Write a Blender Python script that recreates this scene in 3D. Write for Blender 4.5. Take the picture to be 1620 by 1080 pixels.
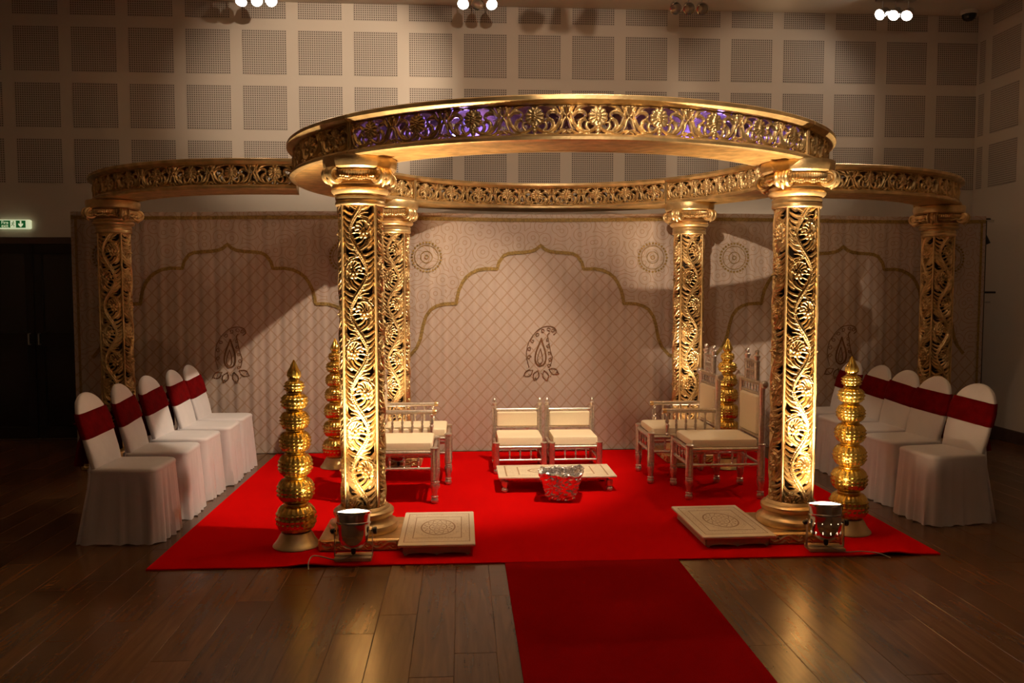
import bpy, math, random
import numpy as np
from mathutils import Matrix, Vector
random.seed(7); rng = np.random.default_rng(11)
for o in list(bpy.data.objects): bpy.data.objects.remove(o)
scene = bpy.context.scene
COL = scene.collection
PI = math.pi

# ------------------------------------------------------------------ camera
CAM_H = 1.55
FPX, VX, VY = 1300.0, 730.0, 460.0
pitch = math.atan((540 - VY) / FPX)
yaw = math.atan((810 - VX) * math.cos(pitch) / FPX)
fw = Vector((math.sin(yaw) * math.cos(pitch), math.cos(yaw) * math.cos(pitch), -math.sin(pitch)))
rt = Vector((math.cos(yaw), -math.sin(yaw), 0)); up = rt.cross(fw)
cam_data = bpy.data.cameras.new('camera')
cam_data.sensor_width = 36; cam_data.lens = 36 * FPX / 1620; cam_data.clip_start = 0.05
cam = bpy.data.objects.new('camera', cam_data); COL.objects.link(cam)
m = Matrix((rt, up, -fw)).transposed().to_4x4(); m.translation = (0, 0, CAM_H)
cam.matrix_world = m
scene.camera = cam
# ------------------------------------------------------------------ world, exposure, lamp strengths
world = bpy.data.worlds.new('world'); scene.world = world; world.use_nodes = True
world.node_tree.nodes['Background'].inputs[0].default_value = (1.0, 0.8, 0.62, 1)
world.node_tree.nodes['Background'].inputs[1].default_value = 0.006
scene.view_settings.view_transform = 'Standard'; scene.view_settings.look = 'None'
scene.view_settings.gamma = 1; scene.view_settings.use_curve_mapping = False
scene.view_settings.exposure = 0.0
WARM = (1.0, 0.66, 0.34); BEAM = (1.0, 0.73, 0.44); NEUTRAL = (1.0, 0.78, 0.55)
CAN_BEAM = 780.0      # upward beam of each front floor can
CAN_BEAM_BACK = 200.0 # upward beam of each rear floor can
CAN_SPILL = 34.0      # wide spill of each front can
CAN_SPILL_BACK = 5.0 # wide spill of each rear can
KEY_SPOT = 65.0      # lamp of the bar above the mandap that faces down
WALL_SPOT_L = 540.0    # its lamp towards the back wall, left
WALL_SPOT_R = 95.0    # its lamp towards the back wall, right
HALL_RING = 170.0      # lamp of the hall bar on the ring
KEY_BACK = 640.0       # its lamp aimed at the low seats and the left chairs
HALL_DRAPE = 1700.0   # lamp of a hall bar behind the camera, on the right backdrop
HALL_WALL = 340.0      # lamp of the hall bar on the upper back wall
BAR_LEFT_SEATS = 60.0 # its lamp aimed at the left row of covered chairs
BAR_LEFT = 3.0       # lamps of the bar by the back wall, left
BAR_MID = 3.0        # the same, centre
BAR_RIGHT = 80.0      # the same, right
BLUE_LED = 3.2

# ------------------------------------------------------------------ helpers
def tag(o, label=None, cat=None, group=None, kind=None):
    if label: o['label'] = label
    if cat: o['category'] = cat
    if group: o['group'] = group
    if kind: o['kind'] = kind
    return o
def empty(name, loc=(0, 0, 0), rz=0, **kw):
    o = bpy.data.objects.new(name, None); COL.objects.link(o)
    o.empty_display_size = 0.1; o.location = loc; o.rotation_euler = (0, 0, rz)
    return tag(o, **kw)
def obj(name, mesh, mat=None, parent=None, loc=(0, 0, 0), rz=0, **kw):
    if mat is not None and len(mesh.materials) == 0: mesh.materials.append(mat)
    o = bpy.data.objects.new(name, mesh); COL.objects.link(o)
    o.location = loc; o.rotation_euler = (0, 0, rz)
    if parent: o.parent = parent
    return tag(o, **kw)
def copy_tree(o, parent=None):
    c = o.copy(); COL.objects.link(c); c.parent = parent
    for ch in o.children: copy_tree(ch, c)
    return c
def np_mesh(name, V, quads, smooth=True, angle=None):
    me = bpy.data.meshes.new(name)
    V = np.asarray(V, dtype=np.float32); Q = np.asarray(quads, dtype=np.int32)
    n = Q.shape[1]
    me.vertices.add(len(V)); me.vertices.foreach_set('co', V.ravel())
    me.loops.add(Q.size); me.loops.foreach_set('vertex_index', Q.ravel())
    me.polygons.add(len(Q)); me.polygons.foreach_set('loop_start', np.arange(0, Q.size, n, dtype=np.int32))
    me.update(calc_edges=True); me.validate()
    if smooth:
        me.polygons.foreach_set('use_smooth', np.ones(len(me.polygons), dtype=bool))
        if angle: me.set_sharp_from_angle(angle=angle)
    return me
class MB:
    def __init__(s): s.v = []; s.f = []
    def add(s, v, f):
        b = len(s.v); s.v += [tuple(p) for p in v]; s.f += [tuple(b + i for i in q) for q in f]; return s
    def box(s, x0, x1, y0, y1, z0, z1, rz=0, c=(0, 0)):
        P = [(x, y, z) for z in (z0, z1) for (x, y) in ((x0, y0), (x1, y0), (x1, y1), (x0, y1))]
        if rz:
            ca, sa = math.cos(rz), math.sin(rz)
            P = [(c[0] + (x - c[0]) * ca - (y - c[1]) * sa, c[1] + (x - c[0]) * sa + (y - c[1]) * ca, z) for x, y, z in P]
        return s.add(P, [(3, 2, 1, 0), (4, 5, 6, 7), (0, 1, 5, 4), (1, 2, 6, 5), (2, 3, 7, 6), (3, 0, 4, 7)])
    def bbox(s, x0, x1, y0, y1, z0, z1, b=0.004):
        # box with bevelled vertical and horizontal edges: stacked rounded loops
        loops = []
        for z, d in ((z0, b), (z0 + b, 0), (z1 - b, 0), (z1, b)):
            X0, X1, Y0, Y1 = x0 + d, x1 - d, y0 + d, y1 - d; k = b
            loops.append([(X0 + k, Y0, z), (X1 - k, Y0, z), (X1, Y0 + k, z), (X1, Y1 - k, z), (X1 - k, Y1, z), (X0 + k, Y1, z), (X0, Y1 - k, z), (X0, Y0 + k, z)])
        return s.loft(loops, caps=True)
    def loft(s, loops, caps=False, closed=True):
        n = len(loops[0]); V = [p for L in loops for p in L]; F = []
        for i in range(len(loops) - 1):
            for j in range(n if closed else n - 1):
                k = (j + 1) % n
                F.append((i * n + j, i * n + k, (i + 1) * n + k, (i + 1) * n + j))
        if caps:
            F.append(tuple(range(n - 1, -1, -1))); b = (len(loops) - 1) * n; F.append(tuple(range(b, b + n)))
        return s.add(V, F)
    def lathe(s, prof, n=32, c=(0, 0, 0), axis='z', caps=True):
        L = []
        for r, z in prof:
            ring = []
            for k in range(n):
                a = 2 * PI * k / n
                p = (r * math.cos(a), r * math.sin(a), z)
                if axis == 'x': p = (z, r * math.cos(a), r * math.sin(a))
                if axis == 'y': p = (r * math.sin(a), z, r * math.cos(a))
                ring.append((p[0] + c[0], p[1] + c[1], p[2] + c[2]))
            L.append(ring)
        return s.loft(L, caps=caps)
    def tube(s, pts, r, n=8, caps=True):
        pts = [Vector(p) for p in pts]; L = []
        rr = r if hasattr(r, '__len__') else [r] * len(pts)
        ref = None
        for i, p in enumerate(pts):
            t = (pts[min(i + 1, len(pts) - 1)] - pts[max(i - 1, 0)]).normalized()
            if ref is None:
                ref = Vector((0, 0, 1)) if abs(t.z) < 0.9 else Vector((1, 0, 0))
            a = (ref - t * ref.dot(t))
            if a.length < 1e-5: a = t.orthogonal()
            a.normalize(); b = t.cross(a); ref = a
            L.append([tuple(p + (a * math.cos(2 * PI * k / n) + b * math.sin(2 * PI * k / n)) * rr[i]) for k in range(n)])
        return s.loft(L, caps=caps)
    def arc(s, prof, a0, a1, n, c=(0, 0)):
        # closed (r,z) profile swept round a vertical axis; angle 0 points to -Y, grows towards +X
        L = []
        for i in range(n + 1):
            a = a0 + (a1 - a0) * i / n
            L.append([(c[0] + r * math.sin(a), c[1] - r * math.cos(a), z) for r, z in prof])
        return s.loft(L, caps=True)
    def mesh(s, name, smooth=True, angle=0.6):
        me = bpy.data.meshes.new(name); me.from_pydata(s.v, [], s.f); me.update()
        if smooth:
            me.polygons.foreach_set('use_smooth', np.ones(len(me.polygons), dtype=bool))
            me.set_sharp_from_angle(angle=angle)
        return me
    def build(s, name, mat, parent=None, loc=(0, 0, 0), rz=0, smooth=True, angle=0.6, **kw):
        return obj(name, s.mesh(name, smooth, angle), mat, parent, loc, rz, **kw)

# ------------------------------------------------------------------ materials
def new_mat(name):
    mt = bpy.data.materials.new(name); mt.use_nodes = True
    return mt, mt.node_tree, mt.node_tree.nodes['Principled BSDF']
def N(nt, t, **kw):
    n = nt.nodes.new(t)
    for k, v in kw.items():
        if k.startswith('i_'):
            key = k[2:]; key = int(key) if key.isdigit() else key
            n.inputs[key].default_value = v
        else: setattr(n, k, v)
    return n
def math_n(nt, op, a, b=None, c=None):
    n = nt.nodes.new('ShaderNodeMath'); n.operation = op
    for i, x in enumerate((a, b, c)):
        if x is None: continue
        if isinstance(x, (int, float)): n.inputs[i].default_value = x
        else: nt.links.new(x, n.inputs[i])
    return n.outputs[0]
def mixc(nt, f, a, b):
    n = nt.nodes.new('ShaderNodeMix'); n.data_type = 'RGBA'
    for sock, x in ((n.inputs[0], f), (n.inputs[6], a), (n.inputs[7], b)):
        if isinstance(x, (int, float)): sock.default_value = x
        elif isinstance(x, tuple): sock.default_value = (*x, 1) if len(x) == 3 else x
        else: nt.links.new(x, sock)
    return n.outputs[2]
def simple(name, col, rough=0.5, metal=0.0, noise=0.0, nscale=30, bump=0.0, bscale=60, col2=None, **extra):
    mt, nt, b = new_mat(name)
    b.inputs['Base Color'].default_value = (*col, 1); b.inputs['Roughness'].default_value = rough; b.inputs['Metallic'].default_value = metal
    for k, v in extra.items(): b.inputs[k.replace('_', ' ')].default_value = v
    if noise or bump or col2:
        tc = N(nt, 'ShaderNodeTexCoord')
    if noise or col2:
        n = N(nt, 'ShaderNodeTexNoise', i_Scale=nscale, i_Detail=4.0); nt.links.new(tc.outputs['Object'], n.inputs['Vector'])
        r = N(nt, 'ShaderNodeValToRGB'); r.color_ramp.elements[0].position = 0.35; r.color_ramp.elements[1].position = 0.7
        nt.links.new(n.outputs[0], r.inputs[0])
        c2 = col2 if col2 else tuple(max(0, c * (1 - noise)) for c in col)
        nt.links.new(mixc(nt, r.outputs[0], c2, col), b.inputs['Base Color'])
    if bump:
        n2 = N(nt, 'ShaderNodeTexNoise', i_Scale=bscale, i_Detail=3.0); nt.links.new(tc.outputs['Object'], n2.inputs['Vector'])
        bp = N(nt, 'ShaderNodeBump', i_Strength=bump, i_Distance=0.01); nt.links.new(n2.outputs[0], bp.inputs['Height'])
        nt.links.new(bp.outputs[0], b.inputs['Normal'])
    return mt
def emit(name, col, s):
    mt, nt, b = new_mat(name)
    b.inputs['Base Color'].default_value = (*col, 1)
    b.inputs['Emission Color'].default_value = (*col, 1); b.inputs['Emission Strength'].default_value = s
    return mt
M = {}
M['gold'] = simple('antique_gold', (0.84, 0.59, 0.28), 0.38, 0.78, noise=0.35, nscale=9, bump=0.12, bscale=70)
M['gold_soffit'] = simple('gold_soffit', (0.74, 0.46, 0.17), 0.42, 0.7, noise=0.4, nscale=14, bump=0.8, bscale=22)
M['gold_bright'] = simple('bright_gold', (0.86, 0.58, 0.13), 0.24, 0.95, noise=0.15, nscale=20)
M['gold_matt'] = simple('matt_gold', (0.74, 0.58, 0.30), 0.42, 0.75, noise=0.15, nscale=20)
M['silver'] = simple('warm_silver', (0.78, 0.69, 0.60), 0.30, 0.85, noise=0.25, nscale=60)
M['silver_gilt'] = simple('gilt_band', (0.80, 0.55, 0.26), 0.3, 0.85)
M['cream'] = simple('cream_cushion', (0.90, 0.76, 0.53), 0.85, noise=0.05, nscale=120, bump=0.1, bscale=300)
M['cover'] = simple('white_cover', (0.67, 0.64, 0.665), 0.62, noise=0.05, nscale=8, bump=0.12, bscale=25, Sheen_Weight=0.2)
M['sash'] = simple('burgundy_sash', (0.17, 0.002, 0.003), 0.85, noise=0.35, nscale=14, bump=0.3, bscale=40, Specular_IOR_Level=0.05)
M['foil'] = simple('foil', (0.88, 0.88, 0.9), 0.16, 1.0, bump=0.9, bscale=45)
M['chrome'] = simple('chrome', (0.72, 0.72, 0.75), 0.12, 1.0)
M['steel'] = simple('brushed_steel', (0.55, 0.52, 0.48), 0.35, 0.9)
M['black'] = simple('black_plastic', (0.012, 0.012, 0.012), 0.4)
M['wood_pale'] = simple('pale_block', (0.62, 0.46, 0.28), 0.6, noise=0.3, nscale=20)
M['wire'] = simple('grey_cable', (0.35, 0.3, 0.27), 0.5)
M['paint'] = simple('wall_paint', (0.66, 0.58, 0.50), 0.85, noise=0.05, nscale=1.2)
M['ceiling'] = simple('ceiling_paint', (0.70, 0.62, 0.53), 0.9)
M['skirting'] = simple('skirting_wood', (0.10, 0.06, 0.04), 0.5, noise=0.3, nscale=12)
M['doorblack'] = simple('door_black', (0.010, 0.009, 0.008), 0.5)
M['doorglass'] = simple('door_glass', (0.014, 0.014, 0.012), 0.22)
M['doortrim'] = simple('door_trim', (0.09, 0.06, 0.045), 0.6)
M['sign_white'] = emit('sign_white', (0.93, 1.0, 0.62), 0.55)
M['sign_green'] = emit('sign_green', (0.01, 0.16, 0.035), 0.35)
M['lamp_on'] = emit('lamp_face', (1.0, 0.93, 0.80), 30)
M['lamp_off'] = simple('lamp_face_off', (0.35, 0.33, 0.3), 0.1, 0.6)
M['can_lens'] = emit('can_lens', (1.0, 0.86, 0.66), 9)
M['led'] = emit('blue_led', (0.45, 0.38, 1.0), 25)
M['dome'] = simple('dome_glass', (0.02, 0.02, 0.02), 0.08)
M['dark_core'] = simple('hole_dark', (0.035, 0.018, 0.008), 0.8)  # for the added tube that darkens the openings of the column carving
M['ply'] = simple('ivory_board_side', (0.50, 0.38, 0.30), 0.6)

# perforated acoustic board
def perforated():
    mt, nt, b = new_mat('perforated_board'); b.inputs['Roughness'].default_value = 0.85
    tc = N(nt, 'ShaderNodeTexCoord'); sp = N(nt, 'ShaderNodeSeparateXYZ'); nt.links.new(tc.outputs['Object'], sp.inputs[0])
    def cell(s):
        f = math_n(nt, 'FRACT', math_n(nt, 'ADD', math_n(nt, 'DIVIDE', s, 0.0225), 100.0))
        return math_n(nt, 'SUBTRACT', f, 0.5)
    x, z = cell(sp.outputs[0]), cell(sp.outputs[2])
    d = math_n(nt, 'SQRT', math_n(nt, 'ADD', math_n(nt, 'MULTIPLY', x, x), math_n(nt, 'MULTIPLY', z, z)))
    hole = math_n(nt, 'LESS_THAN', d, 0.31)
    nt.links.new(mixc(nt, hole, (0.56, 0.49, 0.43), (0.15, 0.12, 0.105)), b.inputs['Base Color'])
    return mt
M['perf'] = perforated()

# laminate planks: colour by object, grain along Y
def laminate(per_object):
    mt, nt, b = new_mat('laminate_plank' if per_object else 'laminate_floor')
    tc = N(nt, 'ShaderNodeTexCoord'); mp = N(nt, 'ShaderNodeMapping'); mp.inputs['Scale'].default_value = (16, 1.3, 1)
    oi = N(nt, 'ShaderNodeObjectInfo')
    if per_object:
        cmb = N(nt, 'ShaderNodeCombineXYZ'); nt.links.new(math_n(nt, 'MULTIPLY', oi.outputs['Random'], 57.0), cmb.inputs[0]); nt.links.new(math_n(nt, 'MULTIPLY', oi.outputs['Random'], 91.0), cmb.inputs[1])
        nt.links.new(cmb.outputs[0], mp.inputs['Location'])
    nt.links.new(tc.outputs['Object'], mp.inputs['Vector'])
    n = N(nt, 'ShaderNodeTexNoise', i_Scale=1.6, i_Detail=5.0, i_Distortion=0.9); nt.links.new(mp.outputs[0], n.inputs['Vector'])
    r = N(nt, 'ShaderNodeValToRGB'); e = r.color_ramp.elements
    e[0].position = 0.3; e[0].color = (0.098, 0.042, 0.015, 1); e[1].position = 0.72; e[1].color = (0.150, 0.066, 0.024, 1)
    nt.links.new(n.outputs[0], r.inputs[0])
    if per_object:
        v = math_n(nt, 'ADD', math_n(nt, 'MULTIPLY', oi.outputs['Random'], 0.55), 0.72)
        h = N(nt, 'ShaderNodeHueSaturation'); nt.links.new(r.outputs[0], h.inputs['Color']); nt.links.new(v, h.inputs['Value'])
        nt.links.new(h.outputs[0], b.inputs['Base Color'])
    else: nt.links.new(r.outputs[0], b.inputs['Base Color'])
    n2 = N(nt, 'ShaderNodeTexNoise', i_Scale=3.0, i_Detail=4.0); nt.links.new(tc.outputs['Object'], n2.inputs['Vector'])
    nt.links.new(math_n(nt, 'ADD', math_n(nt, 'MULTIPLY', n2.outputs[0], 0.12), 0.19), b.inputs['Roughness'])
    n3 = N(nt, 'ShaderNodeTexNoise', i_Scale=24.0, i_Detail=2.0); nt.links.new(tc.outputs['Object'], n3.inputs['Vector'])
    bp = N(nt, 'ShaderNodeBump', i_Strength=0.05, i_Distance=0.01); nt.links.new(n3.outputs[0], bp.inputs['Height']); nt.links.new(bp.outputs[0], b.inputs['Normal'])
    return mt
M['plank'] = laminate(True); M['floor'] = laminate(False)

def carpet(k=1.0):
    mt, nt, b = new_mat('red_carpet'); b.inputs['Roughness'].default_value = 0.95
    b.inputs['Specular IOR Level'].default_value = 0.0
    tc = N(nt, 'ShaderNodeTexCoord')
    n = N(nt, 'ShaderNodeTexNoise', i_Scale=2.2, i_Detail=6.0); nt.links.new(tc.outputs['Object'], n.inputs['Vector'])
    n2 = N(nt, 'ShaderNodeTexNoise', i_Scale=260.0, i_Detail=2.0); nt.links.new(tc.outputs['Object'], n2.inputs['Vector'])
    f = math_n(nt, 'ADD', math_n(nt, 'MULTIPLY', n.outputs[0], 0.6), math_n(nt, 'MULTIPLY', n2.outputs[0], 0.4))
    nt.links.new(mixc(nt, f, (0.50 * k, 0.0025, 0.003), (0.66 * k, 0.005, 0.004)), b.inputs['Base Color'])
    bp = N(nt, 'ShaderNodeBump', i_Strength=0.5, i_Distance=0.004); nt.links.new(n2.outputs[0], bp.inputs['Height']); nt.links.new(bp.outputs[0], b.inputs['Normal'])
    return mt
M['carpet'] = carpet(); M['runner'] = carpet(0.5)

# backdrop cloth: woven swirls outside the arch, diagonal lattice inside it ('inside' is stored on the mesh)
def drape_cloth():
    mt, nt, b = new_mat('backdrop_cloth'); b.inputs['Roughness'].default_value = 0.5; b.inputs['Sheen Weight'].default_value = 0.3
    tc = N(nt, 'ShaderNodeTexCoord'); sp = N(nt, 'ShaderNodeSeparateXYZ'); nt.links.new(tc.outputs['Object'], sp.inputs[0])
    at = N(nt, 'ShaderNodeAttribute', attribute_name='inside')
    def line(s, w):
        f = math_n(nt, 'FRACT', math_n(nt, 'ADD', s, 100.0))
        return math_n(nt, 'LESS_THAN', math_n(nt, 'ABSOLUTE', math_n(nt, 'SUBTRACT', f, 0.5)), w)
    x, z = sp.outputs[0], sp.outputs[2]
    k = 1 / 0.128
    d1 = line(math_n(nt, 'MULTIPLY', math_n(nt, 'ADD', x, math_n(nt, 'MULTIPLY', z, 0.92)), k), 0.05)
    d2 = line(math_n(nt, 'MULTIPLY', math_n(nt, 'SUBTRACT', x, math_n(nt, 'MULTIPLY', z, 0.92)), k), 0.07)
    lat = math_n(nt, 'MAXIMUM', d1, d2)
    cmb = N(nt, 'ShaderNodeCombineXYZ'); nt.links.new(x, cmb.inputs[0]); nt.links.new(z, cmb.inputs[1])
    vo = N(nt, 'ShaderNodeTexVoronoi', i_Scale=7.5, voronoi_dimensions='2D'); nt.links.new(cmb.outputs[0], vo.inputs['Vector'])
    sw = math_n(nt, 'LESS_THAN', math_n(nt, 'ABSOLUTE', math_n(nt, 'SUBTRACT', math_n(nt, 'FRACT', math_n(nt, 'MULTIPLY', vo.outputs['Distance'], 3.4)), 0.5)), 0.10)
    pat = mixc(nt, at.outputs['Fac'], sw, lat)
    n = N(nt, 'ShaderNodeTexNoise', i_Scale=3.0, i_Detail=6.0); nt.links.new(tc.outputs['Object'], n.inputs['Vector'])
    base = mixc(nt, n.outputs[0], (0.45, 0.355, 0.30), (0.54, 0.435, 0.375))
    bw = N(nt, 'ShaderNodeRGBToBW'); nt.links.new(pat, bw.inputs[0])
    nt.links.new(mixc(nt, math_n(nt, 'MULTIPLY', bw.outputs[0], 0.55), base, (0.33, 0.185, 0.08)), b.inputs['Base Color'])
    # tiny sequins
    vs = N(nt, 'ShaderNodeTexVoronoi', i_Scale=38.0, voronoi_dimensions='2D'); nt.links.new(cmb.outputs[0], vs.inputs['Vector'])
    sq = math_n(nt, 'LESS_THAN', vs.outputs['Distance'], 0.07)
    nt.links.new(math_n(nt, 'MULTIPLY', sq, 0.9), b.inputs['Metallic'])
    return mt
M['drape'] = drape_cloth()
M['trim'] = simple('gold_braid', (0.42, 0.27, 0.075), 0.5, 0.25, noise=0.45, nscale=70, bump=0.6, bscale=150)
M['embroid'] = simple('bronze_embroidery', (0.21, 0.10, 0.045), 0.45, 0.3)
M['crystal'] = simple('crystal', (0.95, 0.92, 0.88), 0.06, 1.0)

# engraved board: inlaid rings and border lines on an ivory top
def board(w, d):
    mt, nt, b = new_mat('engraved_board'); b.inputs['Roughness'].default_value = 0.45
    tc = N(nt, 'ShaderNodeTexCoord'); sp = N(nt, 'ShaderNodeSeparateXYZ'); nt.links.new(tc.outputs['Object'], sp.inputs[0])
    x = math_n(nt, 'DIVIDE', sp.outputs[0], w / 2); y = math_n(nt, 'DIVIDE', sp.outputs[1], d / 2)
    ax, ay = math_n(nt, 'ABSOLUTE', x), math_n(nt, 'ABSOLUTE', y)
    sq = math_n(nt, 'MAXIMUM', ax, ay)
    r = math_n(nt, 'SQRT', math_n(nt, 'ADD', math_n(nt, 'MULTIPLY', x, x), math_n(nt, 'MULTIPLY', y, y)))
    th = math_n(nt, 'ARCTAN2', y, x)
    def band(s, c, wd): return math_n(nt, 'LESS_THAN', math_n(nt, 'ABSOLUTE', math_n(nt, 'SUBTRACT', s, c)), wd)
    tot = band(sq, 0.86, 0.012)
    for a in (band(sq, 0.64, 0.012), band(r, 0.46, 0.022), band(r, 0.24, 0.014), band(r, math_n(nt, 'ADD', math_n(nt, 'MULTIPLY', math_n(nt, 'SINE', math_n(nt, 'MULTIPLY', th, 14.0)), 0.05), 0.35), 0.018),
              band(r, math_n(nt, 'ADD', math_n(nt, 'MULTIPLY', math_n(nt, 'SINE', math_n(nt, 'MULTIPLY', th, 8.0)), 0.06), 0.11), 0.02)):
        tot = math_n(nt, 'MAXIMUM', tot, a)
    vo = N(nt, 'ShaderNodeTexVoronoi', i_Scale=28.0); nt.links.new(tc.outputs['Object'], vo.inputs['Vector'])
    sw = math_n(nt, 'MULTIPLY', math_n(nt, 'LESS_THAN', math_n(nt, 'ABSOLUTE', math_n(nt, 'SUBTRACT', math_n(nt, 'FRACT', math_n(nt, 'MULTIPLY', vo.outputs['Distance'], 4.0)), 0.5)), 0.12), 0.5)
    inb = math_n(nt, 'MULTIPLY', math_n(nt, 'GREATER_THAN', sq, 0.65), math_n(nt, 'LESS_THAN', sq, 0.85))
    inr = math_n(nt, 'MULTIPLY', math_n(nt, 'GREATER_THAN', r, 0.5), math_n(nt, 'LESS_THAN', r, 0.66))
    tot = math_n(nt, 'MAXIMUM', tot, math_n(nt, 'MULTIPLY', sw, math_n(nt, 'MAXIMUM', inb, inr)))
    up_ = N(nt, 'ShaderNodeNewGeometry'); 
    n = N(nt, 'ShaderNodeTexNoise', i_Scale=9.0, i_Detail=4.0); nt.links.new(tc.outputs['Object'], n.inputs['Vector'])
    base = mixc(nt, n.outputs[0], (0.68, 0.56, 0.38), (0.84, 0.73, 0.54))
    nt.links.new(mixc(nt, math_n(nt, 'MULTIPLY', tot, 0.9), base, (0.33, 0.17, 0.06)), b.inputs['Base Color'])
    return mt

# ------------------------------------------------------------------ lights of the room
def spot(name, loc, target, energy, size, blend=0.3, col=NEUTRAL, radius=0.04, parent=None):
    d = bpy.data.lights.new(name, 'SPOT'); d.energy = energy; d.color = col; d.spot_size = math.radians(size); d.spot_blend = blend; d.shadow_soft_size = radius
    o = bpy.data.objects.new(name, d); COL.objects.link(o)
    o.rotation_euler = (Vector(target) - Vector(loc)).to_track_quat('-Z', 'Y').to_euler(); o.location = loc
    return o
# ------------------------------------------------------------------ room shell
XL, XR, YF, YB, ZC = -6.4, 5.62, -4.0, 8.8, 4.52
floor = MB().box(XL - .2, XR + .2, YF - .2, YB + .2, -0.12, -0.004).build('floor', M['floor'], kind='structure', label='dark brown laminate floor in front of and around the carpet')
PW, PL = 0.182, 1.30
pm = MB().bbox(-PW / 2 + .0008, PW / 2 - .0008, -PL / 2 + .001, PL / 2 - .001, -0.010, 0.0, 0.0016).mesh('plank')
cols = int((XR - (-4.95)) / PW) + 1
offs = [0, .43, .87, .21, .64, 1.08, .33]
for i in range(cols):
    x = -4.95 + PW * (i + .5)
    if x + PW / 2 > XR: break
    for j in range(5):
        y = 2.15 + offs[(i * 3) % 7] + PL * j
        if y + PL / 2 > YB or y > 8.3: continue
        obj('plank', pm, M['plank'], floor, (x, y, 0))
wall_back = MB().box(XL - .2, XR + .2, YB, YB + .15, 0, ZC).build('wall_back', M['paint'], kind='structure')
wall_right = MB().box(XR, XR + .15, YF, YB, 0, ZC).build('wall_right', M['paint'], kind='structure')
MB().box(XL - .15, XL, YF, YB, 0, ZC).build('wall_left', M['paint'], kind='structure')
MB().box(XL, XR, YF - .15, YF, 0, ZC).build('wall_front', M['paint'], kind='structure')
MB().box(XL - .2, XR + .2, YF - .2, YB + .2, ZC, ZC + .1).build('ceiling', M['ceiling'], kind='structure')
MB().bbox(-3.45, XR, YB - .02, YB, 0, 0.13, .004).build('baseboard_back', M['skirting'], kind='structure')
MB().bbox(XR - .02, XR, YF, YB - .02, 0, 0.13, .004).build('baseboard_right', M['skirting'], kind='structure')
# acoustic panels
PP, PS = 0.5706, 0.45
pan = MB().bbox(-PS / 2, PS / 2, -.004, 0, -PS / 2, PS / 2, .0015).mesh('acoustic_panel')
rows = [4.235, 3.670, 3.105]
for k in range(-3, 18):
    xc = -4.53 + PS / 2 + PP * k
    for zt in rows:
        obj('acoustic_panel', pan, M['perf'], wall_back, (xc, YB, zt - PS / 2))
    z0, z1 = 4.80 - PS, ZC
    if k == -3: cut = MB().bbox(-PS / 2, PS / 2, -.004, 0, z0 - 4.575, z1 - 4.575, .0015).mesh('acoustic_panel_cut')
    obj('acoustic_panel', cut, M['perf'], wall_back, (xc, YB, 4.575))
narrow = MB().bbox(-.05, .05, -.004, 0, -PS / 2, PS / 2, .0015).mesh('acoustic_panel_narrow')
for zt in rows:
    obj('acoustic_panel', narrow, M['perf'], wall_right, (XR, 8.70, zt - PS / 2), -PI / 2)
    for k in range(4):
        obj('acoustic_panel', pan, M['perf'], wall_right, (XR, 8.315 - PP * k, zt - PS / 2), -PI / 2)
for k in range(4): obj('acoustic_panel', cut, M['perf'], wall_right, (XR, 8.315 - PP * k, 4.575), -PI / 2)
# double door left of the backdrop
door = empty('door_1', (-4.39, YB, 0), kind='structure', label='black glazed double door left of the backdrop')
MB().bbox(-.92, .92, -.05, 0, 2.03, 2.10, .004).build('door_frame', M['doortrim'], door)
for s in (-1, 1): MB().bbox(s * .92 - .035, s * .92 + .035, -.05, 0, 0, 2.03, .004).build('door_frame', M['doortrim'], door)
for s in (-1, 1):
    lf = MB()
    x0, x1 = (0.004, .88) if s > 0 else (-.88, -.004)
    lf.bbox(x0, x1, -.045, -.005, 1.93, 2.03, .003).bbox(x0, x1, -.045, -.005, .02, .14, .003)
    lf.bbox(x0, x1, -.048, -.005, 0.98, 1.12, .003)
    lf.bbox(x0, x0 + .085, -.045, -.005, .14, 1.93, .003).bbox(x1 - .085, x1, -.045, -.005, .14, 1.93, .003)
    lo = lf.build('door_leaf', M['doorblack'], door)
    for z0, z1 in ((.14, .98), (1.12, 1.93)): MB().box(x0 + .085, x1 - .085, -.03, -.02, z0, z1).build('glass_pane', M['doorglass'], lo, smooth=False)
    MB().tube([(s * .05, -.045, 1.0), (s * .05, -.085, 1.0), (s * .05, -.085, 1.11), (s * .05, -.045, 1.11)], .008).build('handle', M['steel'], lo)

# ------------------------------------------------------------------ exit sign
def text_mesh(body, size, ext=0.0006):
    cu = bpy.data.curves.new('t', 'FONT'); cu.body = body; cu.size = size; cu.extrude = ext; cu.align_x = 'CENTER'; cu.align_y = 'CENTER'
    to = bpy.data.objects.new('t', cu); COL.objects.link(to)
    dg = bpy.context.evaluated_depsgraph_get(); me = bpy.data.meshes.new_from_object(to.evaluated_get(dg))
    bpy.data.objects.remove(to)
    return me
sign = empty('exit_sign', (-4.568, YB, 2.23), label='green and white illuminated fire exit sign above the black door', cat='exit sign')
MB().bbox(-.162, .162, -.05, 0, -.047, .047, .008).build('housing', M['sign_white'], sign)
MB().box(-.137, .122, -.0515, -.05, -.036, .038).build('green_face', M['sign_green'], sign, smooth=False)
for body, z in (('Fire', .015), ('exit', -.018)):
    t = obj('lettering', text_mesh(body, .046), M['sign_white'], sign, (-.082, -.0525, z)); t.rotation_euler = (PI / 2, 0, 0)
MB().box(-.028, .026, -.0525, -.0512, -.034, .036).build('pictogram_panel', M['sign_white'], sign, smooth=False)
man = MB()
man.lathe([(0.001, -.0535), (.006, -.0535), (.006, -.0528), (.001, -.0528)], 12, c=(.004, 0, .026), axis='y')
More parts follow.
